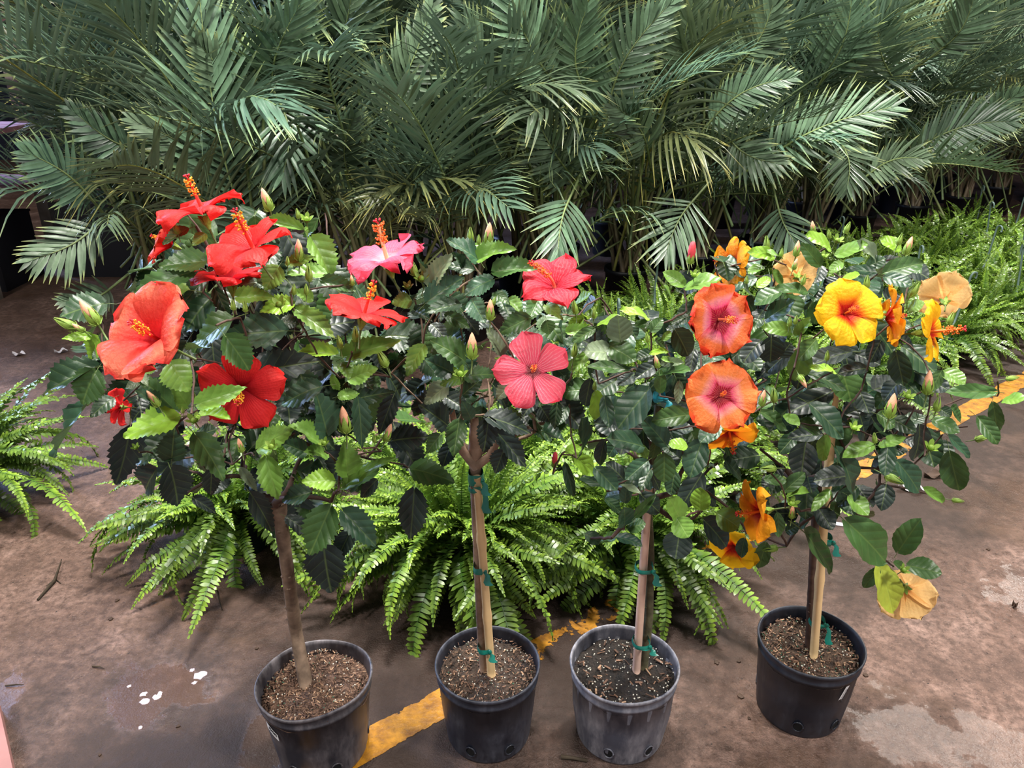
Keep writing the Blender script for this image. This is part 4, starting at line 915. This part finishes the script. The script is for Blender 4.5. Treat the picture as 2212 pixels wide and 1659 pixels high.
# ------------------------------------------------------------------ palms
def leaflet_rows(seed, L, arch, npairs, ll, sag, vee):
    """curve of the leaf stalk and a frame + size for each leaflet"""
    rnd = random.Random(seed); N = npairs; pts = []; p = V((0, 0, 0)); a = 0.0; side = rnd.uniform(-.12, .12)
    for i in range(N + 1):
        pts.append(p.copy()); t = i / N; ang = arch * (.5 - t ** 1.3); p = p + V((math.sin(side * t), math.cos(ang), math.sin(ang))) * (L / N)
    out = []
    for i in range(1, N + 1):
        t = i / N; T = (pts[i] - pts[i - 1]).normalized(); S = V((1, 0, 0)); Nn = S.cross(T).normalized()
        open_ = math.radians(68 - 46 * t + rnd.uniform(-8, 8)); ln = ll * (.5 + .5 * math.sin(math.pi * min(1, .12 + t * .8)) ** .6) * (1 - .45 * max(0, t - .6) / .4) * rnd.uniform(.9, 1.08)
        for sg in (-1, 1):
            d = (S * sg * math.sin(open_) + T * math.cos(open_) + Nn * vee * rnd.uniform(.6, 1.3)).normalized()
            out.append((pts[i], d, Nn, ln, sag * rnd.uniform(.3, 1.7), rnd.random()))
    return pts, out
def leaflet_into(m, c, d, Nn, ln, sag, w_=.0108, u0=0):
    X = d.cross(Nn).normalized(); Z = X.cross(d).normalized()
    prev = None
    for k in range(5):
        t = k / 4; q = c + d * ln * t - V((0, 0, 1)) * sag * ln * t ** 2.4 ; ww = w_ * (.35, 1, .95, .6, .04)[k]
        b = len(m.v); m.add(q - X * ww, (t, 0)); m.add(q - Z * ww * .45, (t, .5)); m.add(q + X * ww, (t, 1))
        if prev is not None: m.face((prev, prev + 1, b + 1, b)); m.face((prev + 1, prev + 2, b + 2, b + 1))
        prev = b
def palm_frond_mesh(seed, L=1.25, arch=.9, npairs=34, ll=.40, sag=.25, vee=.25, pet=.75):
    m = MB(); pts, lf = leaflet_rows(seed, L, arch, npairs, ll, sag, vee)
    a0 = arch * .5 + .05; st = V((0, -math.cos(a0), -math.sin(a0)))
    stem = [st * pet * q + V((0, 0, 0)) for q in (1, .66, .33)] + pts[::3] + [pts[-1]]
    m.tube(stem, [.011, .0095, .008] + [.0062 * (1 - i / 14) + .0012 for i in range(len(stem) - 3)], 5, 1, cap=False, uvv=.8)
    for c, d, Nn, ln, sg, _ in lf: leaflet_into(m, c, d, Nn, ln, sg)
    return m.mesh('frond', [M_palm, M_palmstem])
PF = [palm_frond_mesh(200 + i, *a) for i, a in enumerate(((1.3, .8, 34, .50, .22, .35), (1.2, 1.3, 30, .48, .35, .25), (1.0, 1.7, 26, .44, .5, .15), (1.4, .5, 36, .52, .15, .45), (.9, 2.1, 22, .42, .7, .1), (1.2, 1.0, 28, .44, .45, .6), (.8, 1.4, 18, .42, .6, .25), (1.0, .7, 24, .50, .55, .5)))]
m = MB(); n = 24; P = []
for q, z in ((.12, 0), (.125, .005), (.145, .27), (.152, .272), (.153, .30), (.146, .302), (.138, .27)):
    P.append([(math.cos(2 * math.pi * k / n) * q, math.sin(2 * math.pi * k / n) * q, z) for k in range(n)])
m.grid(P, closed=True); m.face(list(range(n))[::-1]); b0 = len(m.v)
for k in range(n): m.add((math.cos(2 * math.pi * k / n) * .14, math.sin(2 * math.pi * k / n) * .14, .265))
m.face(list(range(b0, b0 + n))); ME_ppot = m.mesh('pot', M_palmpot)
def cane_mesh(seed):
    rnd = random.Random(seed); m = MB(); lean = V((rnd.uniform(-.28, .28), rnd.uniform(-.28, .28), 1)); pts = [lean * (1.15 * i / 7) for i in range(8)]
    m.tube(pts, [.016, .014, .012, .011, .010, .009, .008, .007], 6); return m.mesh('cane', M_palmstem)
CANE = [cane_mesh(i) for i in range(5)]
def palm(x, y, label, n=12, h=1.0, tint=1.0, canes=6, lean=(0, 0), group='palms massed behind the ferns'):
    o = thing('potted_palm', (x, y, 0), label, 'palm', group)
    put('pot', ME_ppot, o)
    for k in range(canes):
        az = U(0, 6.28); q = U(.01, .09)
        put('cane', random.choice(CANE), o, Matrix.Translation((math.cos(az) * q, math.sin(az) * q, .25)) @ Matrix.Rotation(U(0, 6.28), 4, 'Z') @ Matrix.Diagonal((1, 1, U(.7, 1.15), 1)))
    for i in range(n):
        t = i / n; az = i * 2.4 + U(-.4, .4); el = U(.75, 1.2) * (1 - t) + U(.15, .6) * t
        me = random.choice(PF[:4]) if t < .5 else random.choice(PF[1:]); z0 = h * (U(.85, 1.35) * (1 - t) + U(.45, .9) * t)
        s = U(.85, 1.1) * (1 if t < .5 else .82) * (.75 + .25 * h)
        M = Matrix.Translation((math.cos(az) * .10 * (1 + t) + lean[0] * z0, math.sin(az) * .10 * (1 + t) + lean[1] * z0, z0)) @ Matrix.Rotation(az - math.pi / 2, 4, 'Z') @ Matrix.Rotation(el - .25, 4, 'X') @ Matrix.Rotation(U(-.5, .5), 4, 'Y') @ Matrix.Scale(s, 4)
        c = tint * U(.7, 1.3); g = U(-.12, .12) if R() < .9 else .35
        put('frond', me, o, M, color=(c * (1 + g), c, c * (1 - g), 1))
    return o
front = []
FL = [(-2.05, 4.45), (-1.45, 4.25), (-.85, 4.35), (-.28, 4.55), (.22, 4.75), (.78, 5.10), (1.35, 5.50), (1.92, 5.95), (2.5, 6.4), (3.1, 6.9), (3.8, 7.35), (4.5, 7.8), (5.2, 8.35), (6.0, 8.9)]
wd = ['leftmost palm of the front row, beside the rack', 'palm of the front row left of the red hibiscus top', 'palm of the front row behind the red hibiscus', 'palm of the front row behind the light pink flower', 'palm of the front row behind the pink hibiscus top',
      'palm of the front row behind the coral flower', 'palm of the front row behind the red bud', 'palm of the front row behind the yellow hibiscus top', 'palm of the front row behind the first fern hooks', 'palm of the front row by the far ferns', 'palm of the front row near the right edge', 'palm of the front row at the right edge, second from the end', 'palm of the front row farthest back at the right edge', 'rightmost palm of the front row, mostly out of the picture']
for (x, y), lb_ in zip(FL, wd):
    front.append(palm(x, y, lb_, 15, U(.92, 1.05), 1.0, 20))
ordn2 = ['first', 'second', 'third', 'fourth', 'fifth', 'sixth', 'seventh', 'eighth', 'ninth', 'tenth', 'eleventh', 'twelfth']
for j, (dx, dy) in enumerate(((-.30, .60), (-.55, 1.25))):
    for i, (x, y) in enumerate(FL[:13]):
        palm(x + dx + U(-.12, .12), y + dy + U(-.12, .12), '%s tall palm from the left in the %s row of palms' % ((ordn2 + ['last'])[min(i, 12)], ('second', 'third')[j]), 15, U(1.1, 1.3) + .12 * j, .92, 8, group='tall palms behind the front row')

# leaves of the front palms that stand out in the photo: stalk and every leaflet as an object
def strip(seed, sag):
    m = MB(); leaflet_into(m, V((0, 0, 0)), V((0, 1, 0)), V((0, 0, 1)), 1.0, 0, .030); 
    m.v = [(x, y, z - sag * y ** 2.4) for x, y, z in m.v]; return m.mesh('leaflet', M_palm)
STRIP = [strip(i, s) for i, s in enumerate((.0, .15, .3, .55, .9))]
HF = [  # base px, tip px, Y, brightness, pairs, leaflet length (fraction of stalk), sag
 (570, 585, 432, 5, 4.05, 1.25, 34, .33, .10), (474, 418, 292, 262, 3.9, .75, 26, .42, .15), (505, 285, 432, 95, 4.0, 1.0, 24, .45, .15), (192, 424, 60, 330, 3.8, 1.1, 18, .55, .35),
 (212, 484, 70, 560, 3.75, 1.2, 14, .60, .45), (240, 622, 140, 650, 3.8, .8, 12, .55, .25), (1165, 262, 1010, 55, 4.2, .75, 26, .50, .10), (1190, 170, 1098, -30, 4.15, 1.35, 24, .55, .20),
 (1262, 200, 1266, 20, 4.25, 1.15, 22, .55, .10), (1308, 285, 1445, 10, 4.4, 1.1, 30, .36, .12), (1058, 400, 985, 220, 4.3, .7, 22, .45, .15), (1240, 385, 1150, 235, 4.25, .9, 20, .55, .15),
 (800, 262, 930, 20, 4.2, 1.2, 30, .32, .45), (772, 410, 762, 255, 4.2, .8, 22, .45, .5), (895, 260, 902, 110, 4.35, .8, 20, .5, .2), (1232, 425, 1205, 545, 4.0, 1.25, 12, .75, .35),
 (1650, 345, 1925, 232, 4.9, 1.7, 26, .40, .15), (1818, 310, 1830, 405, 5.2, 1.3, 14, .8, .2), (1875, 378, 1992, 342, 5.3, 1.35, 16, .55, .25), (1575, 300, 1675, 352, 4.8, 1.2, 14, .7, .35),
 (1598, 135, 1672, 0, 5.0, .95, 24, .5, .1), (2022, 115, 2105, -10, 5.8, .7, 26, .6, .1), (1985, 318, 2180, 262, 5.9, .9, 26, .5, .15), (1680, 445, 1722, 530, 4.9, 1.1, 12, .85, .3),
 (1530, 268, 1705, 168, 4.8, 1.2, 26, .38, .25), (588, 215, 650, 5, 4.1, 1.2, 26, .5, .15), (598, 210, 612, 372, 4.0, 1.15, 12, .8, .3), (120, 250, 60, 20, 4.4, 1.0, 26, .45, .1),
 (330, 330, 160, 240, 4.0, 1.0, 22, .45, .3), (1500, 430, 1440, 540, 4.5, 1.1, 12, .8, .3), (860, 420, 960, 330, 4.2, .8, 20, .45, .3), (1400, 330, 1330, 230, 4.5, .9, 20, .5, .3), (2120, 280, 2200, 200, 6.0, 1.1, 20, .5, .3),
 (700, 130, 760, -20, 4.3, 1.1, 20, .6, .2), (850, 90, 800, -20, 4.4, 1.0, 18, .6, .3), (1480, 150, 1500, 0, 4.7, 1.1, 20, .6, .2), (1790, 150, 1840, 0, 5.3, 1.2, 22, .6, .2), (1930, 170, 1900, 10, 5.5, 1.0, 22, .5, .2)]
for hi, (bx, by, tx, ty_, Y, br, npr, llf, sag) in enumerate(HF):
    a = PY(bx, by, Y + .12); b = PY(tx, ty_, Y - .12); L = (b - a).length
    par = min(front, key=lambda o: abs(o.location.x - a.x) + .3 * abs(o.location.y - a.y)); view = (CAM - a).normalized()
    nrm = view * .9 + V((U(-.4, .4), 0, U(.1, .5))); T0 = (b - a).normalized(); Z = (nrm - T0 * nrm.dot(T0)).normalized(); X = T0.cross(Z)
    up = T0.z > 0; bow = L * U(.05, .12) * random.choice((-1, 1)); st = []
    for i in range(13):
        t = i / 12; st.append(a.lerp(b, t) + X * bow * math.sin(math.pi * t) + Z * L * .06 * math.sin(math.pi * t))
    pb = V((par.location.x + U(-.1, .1), par.location.y + U(-.1, .1), .5)); dn = (st[0] - st[1]).normalized()
    c1 = st[0] + dn * .25; low = [pb, pb.lerp(c1, .5) + V((0, 0, .12)), c1.lerp(st[0], .2)]
    m = MB(); m.tube([q - par.location for q in low + st], [.010, .009, .008] + [.0058 * (1 - i / 13) + .0012 for i in range(13)], 5, cap=False, uvv=.8)
    fo = m.obj('frond', M_palmstem, par, label='frond in front with long leaflets'); 
    col = (br * U(.9, 1.1), br, br * .95, 1); fo.color = (br, br, br, 1)
    for i in range(1, npr + 1):
        t = i / npr; k = min(11, int(t * 12)); c = st[k].lerp(st[k + 1], t * 12 - k); T = (st[k + 1] - st[k]).normalized()
        op = math.radians(64 - 44 * t); ln = L * llf * (.55 + .45 * math.sin(math.pi * min(1, .15 + t * .75))) * (1 - .4 * max(0, t - .6) / .4)
        for sg in (-1, 1):
            o2 = op + U(-.07, .07); d = (X * sg * math.sin(o2) + T * math.cos(o2) + Z * U(.0, .25) - V((0, 0, 1)) * sag * .35).normalized()
            me = STRIP[min(4, max(0, int(sag * 4 + U(-.6, 1.4))))]
            lnj = ln * U(.88, 1.1); M = frame(c, d, Z + V((0, 0, .35)), .38 if lnj < .3 else .42, lnj, lnj)
            q = U(.85, 1.2)
            put('leaflet', me, fo, Matrix.Translation(-par.location) @ M, color=(col[0] * q, col[1] * q, col[2] * q, 1))

# ------------------------------------------------------------------ display rack on the left
M_shelf = simple('pinkish_shelf_wood', rgb(150, 105, 112), .7, .25, 8, .2)
M_post = simple('grey_wood_post', rgb(150, 140, 132), .8, .25, 12, .3)
M_black = simple('black_tub_plastic', rgb(22, 23, 30), .5, .2, 5, .05)
M_cart = simple('brown_carton', rgb(150, 110, 95), .8, .2, 8, .1)
M_whitec = simple('white_carton', rgb(215, 215, 225), .7, .08, 8, .1)
M_bluec = simple('blue_wrap', rgb(70, 110, 190), .3, .3, 14, .1)
rk = thing('display_rack', (-4.35, 5.75, 0), 'wooden display rack with pinkish shelf boards at the left edge', 'rack')
def bpart(name, c, s, mat, parent, rot=None, **kw):
    m = MB(); m.box(c, s, rot); return m.obj(name, mat, parent, smooth=False, **kw)
for x, y in ((.62, -.45), (-1.0, -.45), (.62, .45), (-1.0, .45)): bpart('post', (x, y, 1.25), (.09, .09, 2.5), M_post, rk)
for z in (.72, 1.12, 1.85, 2.45):
    for k in range(4): bpart('shelf_board', (-.2, -.40 + k * .26, z), (1.85, .24, .035), M_shelf, rk)
    bpart('shelf_edge', (-.2, -.53, z - .03), (1.85, .025, .12), M_shelf, rk)
m = MB(); m.box((-.02, -.555, 1.2), (.22, .012, .10)); sg_ = m.obj('price_sign', M_white, rk, smooth=False, label='white price card')
m = MB()
for i in range(11): m.box((-.10 + i * .016, -.562, 1.21), (.004 + .004 * (i % 3 == 0), .002, .03))
m.obj('lettering', M_ink, sg_, smooth=False)
def standalone(name, c, s, mat, label, cat, group=None):
    o = thing(name, (c[0], c[1], c[2] - s[2] / 2), label, cat, group); bpart('body', (0, 0, s[2] / 2), s, mat, o)
    bpart('lid', (0, 0, s[2] + .008), (s[0] * 1.03, s[1] * 1.03, .016), mat, o); return o
standalone('carton', (-4.2, 5.6, 1.26), (.5, .4, .22), M_cart, 'brown carton on the second shelf of the rack', 'box')
standalone('carton', (-4.0, 5.65, 1.99), (.42, .4, .22), M_whitec, 'white carton on the third shelf of the rack', 'box')
standalone('carton', (-4.6, 5.6, 2.02), (.5, .4, .28), M_bluec, 'blue wrapped carton on the third shelf of the rack', 'box')
standalone('plastic_tub', (-4.0, 5.75, .25), (.5, .5, .5), M_black, 'black plastic tub under the rack behind the post', 'tub')
standalone('plastic_tub', (-3.15, 6.15, .28), (.7, .5, .56), M_black, 'black plastic tub between the rack and the palms', 'tub')
standalone('plastic_tub', (-2.55, 6.0, .24), (.5, .5, .48), M_black, 'smaller black plastic tub nearest the palms', 'tub')

# high-bay lamps
M_lampbody = simple('lamp_grey_metal', rgb(120, 122, 128), .4, .1, 10, 0)
k = NT('lamp_glow'); k.b.inputs['Emission Color'].default_value = (1, .96, .9, 1); k.b.inputs['Emission Strength'].default_value = 6; M_glow = k.m
for i, (x, y, z) in enumerate(LAMPS):
    o = thing('ceiling_lamp', (x, y, z), 'grey round high bay lamp hanging from the dark ceiling', 'lamp', 'high bay lamps')
    m = MB(); n = 24; m.grid([[(math.cos(2 * math.pi * k / n) * q, math.sin(2 * math.pi * k / n) * q, h) for k in range(n)] for q, h in ((.45, 0), (.42, .05), (.2, .25), (.12, .3), (.1, .42), (.01, .43))], closed=True); m.obj('shade', M_lampbody, o)
    m = MB(); m.tube([(0, 0, .42), (0, 0, .63)], .012, 6); m.obj('rod', M_lampbody, o)
    m = MB(); m.ball((0, 0, .12), .09, 0, 12); m.obj('bulb', M_glow, o)

# ------------------------------------------------------------------ small things on the floor
M_twigd = simple('dark_dead_twig', rgb(58, 48, 36), .8, .3, 30, .2)
M_dead = simple('dead_leaf_brown', rgb(66, 48, 36), .7, .3, 30, .3)
M_paint = simple('white_paint_fleck', rgb(178, 165, 175), .6, .1, 40, .3)
M_paper = simple('white_paper', rgb(228, 222, 228), .7, .05, 20, 0)
def small(name, m, mat, label, cat, group=None, loc=None, smooth=True):
    o = m.obj(name, mat, None, smooth=smooth); tag(o, label, cat, group); return o
m = MB(); a, b = PZ(82, 1298), PZ(135, 1214); c = a.lerp(b, .45) + V((.02, .0, .01))
m.tube([a + V((0, 0, .004)), c, b + V((0, 0, .012))], [.004, .005, .0015], 5); m.tube([c, PZ(118, 1250) + V((0, 0, .004)), PZ(132, 1262) + V((0, 0, .003))], [.002, .002, .001], 4); m.tube([c, PZ(100, 1268) + V((0, 0, .004))], [.004, .001], 4)
small('twig', m, M_twigd, 'thin dead forked leaf stalk on the wet floor below the left fern', 'twig')
m = MB(); a, b = PZ(1212, 1638), PZ(1268, 1646); m.tube([a + V((0, 0, .005)), a.lerp(b, .5) + V((0, 0, .007)), b + V((0, 0, .005))], [.006, .0045, .005], 6)
small('stick', m, M_twigd, 'short dark brown stick on the floor left of the ribbed grey pot', 'stick')
def fleck(px, py, r, mat, seed, name, label, cat, group=None, h=.002):
    rnd = random.Random(seed); p = PZ(px, py); m = MB(); n = 11; top = []; bot = []
    for k in range(n):
        a = 2 * math.pi * k / n; q = r * rnd.uniform(.55, 1.1); top.append((p.x + math.cos(a) * q, p.y + math.sin(a) * q, h)); bot.append((p.x + math.cos(a) * q * 1.05, p.y + math.sin(a) * q * 1.05, 0))
    m.grid([bot, top], closed=True); c_ = m.add((p.x, p.y, h * 1.4)); b_ = n
    for k in range(n): m.face((b_ + k, b_ + (k + 1) % n, c_))
    return small(name, m, mat, label, cat, group, smooth=False)
for i, (x, y, r) in enumerate(((312, 1515, .014), (310, 1500, .011), (338, 1506, .012), (345, 1498, .009), (280, 1482, .007), (303, 1572, .006), (432, 1458, .02), (415, 1448, .010), (420, 1475, .008))):
    fleck(x, y, r, M_paint, i, 'paint_fleck', 'white paint fleck stuck on the floor left of the warped pot', 'paint fleck', 'white paint flecks left of the warped pot', .001)
for i, (x, y, r, t) in enumerate(((253, 1298, .008, 'below the left fern'), (1600, 1505, .010, 'left of the yellow hibiscus pot'), (1596, 1430, .007, 'just left of the yellow hibiscus pot rim'), (555, 1402, .006, 'left of the warped pot'), (1262, 1345, .006, 'between the two middle pots'), (216, 1632, .005, 'near the bottom left'), (385, 1570, .006, 'left of the warped pot label'), (1870, 1460, .010, 'right of the yellow hibiscus pot'), (1548, 1432, .009, 'between the ribbed pot and the yellow hibiscus pot'), (1618, 1553, .006, 'under the yellow hibiscus pot side'), (2135, 1188, .008, 'on the open floor at the right'), (240, 1338, .008, 'beside the dead stalk'))):
    fleck(x, y, r, M_dead, 40 + i, 'leaf_scrap', 'dark curled leaf scrap on the floor ' + t, 'leaf scrap', 'dark leaf scraps on the floor', .004)
def curl(px, py, L, wdt, ang, mat, name, label, cat, lift=.02, group=None):
    p = PZ(px, py); m = MB(); P = []
    for i in range(9):
        t = i / 8 - .5; w_ = wdt * math.sqrt(max(.02, 1 - (2 * t) ** 2)); row = []
        for j in range(5):
            v = j / 2 - 1; x = t * L; y = v * w_; z = .004 + lift * (abs(v) ** 2) * (.5 + .5 * math.sin(t * 9)) + lift * .4 * abs(t)
            row.append((p.x + x * math.cos(ang) - y * math.sin(ang), p.y + x * math.sin(ang) + y * math.cos(ang), z))
        P.append(row)
    m.grid(P); return small(name, m, mat, label, cat, group)
curl(2016, 1030, .10, .022, .2, M_dead, 'dead_leaf', 'curled brown dead leaf on the floor right of the yellow hibiscus', 'leaf')
curl(1968, 1060, .10, .022, -.3, M_paper, 'paper_scrap', 'crumpled white paper scrap under the yellow hibiscus crown', 'paper', .03)
curl(1540, 1368, .05, .014, .8, M_dead, 'dead_leaf', 'small brown dead leaf under the drooping fern fronds', 'leaf')
curl(2190, 1312, .03, .008, .8, M_dead, 'dead_leaf', 'tiny dark dead leaf at the right edge of the floor', 'leaf')
m = MB(); a, b = PZ(1800, 1128), PZ(1832, 1140); m.box((a + b) / 2 + V((0, 0, .003)), ((b - a).length, .022, .002), Matrix.Rotation(-.3, 3, 'Z')); small('plant_tag', m, M_paper, 'flat white plant tag lying on the floor behind the yellow hibiscus stake', 'tag', smooth=False)
for x, y, lb_ in ((42, 768, 'small white paper scrap on the far floor at the left edge'), (133, 762, 'small white paper scrap behind the red hibiscus left bud')):
    curl(x, y, .07, .02, U(0, 3), M_paper, 'paper_scrap', lb_, 'paper')
for x0, y0, x1, y1, lb_ in ((12, 1483, 52, 1481, 'short dark stem on the floor at the left edge'), (200, 1441, 226, 1446, 'thin dark stem on the floor left of the paint flecks'), (452, 1245, 480, 1320, 'thin dry runner below the fern in the dark green pot')):
    a, b = PZ(x0, y0), PZ(x1, y1); m = MB(); m.tube([a + V((0, 0, .003)), a.lerp(b, .5) + V((.005, 0, .006)), b + V((0, 0, .003))], [.0022, .0025, .001], 4); small('dry_stem', m, M_twigd, lb_, 'stem')
# pinkish timber at the bottom left corner
tb = thing('timber_board', (0, 0, 0), 'pinkish timber board lying at the bottom left corner', 'board')
p0, p1 = PZ(-8, 1500, .06), PZ(34, 1690, .06); d = (p1 - p0); d.z = 0; nn = V((-d.y, d.x, 0)).normalized() * -1
if nn.x > 0: nn = -nn
p1 = p0 + d * 1.6; m = MB(); b = len(m.v)
for z in (0, .06):
    for q in (p0, p1, p1 + nn * .22, p0 + nn * .22): m.add((q.x, q.y, z))
for f in ((3, 2, 1, 0), (4, 5, 6, 7), (0, 1, 5, 4), (1, 2, 6, 5), (2, 3, 7, 6), (3, 0, 4, 7)): m.face(f)
m.obj('board', simple('pinkish_board', rgb(150, 106, 102), .7, .12, 10, .15), tb, smooth=False)
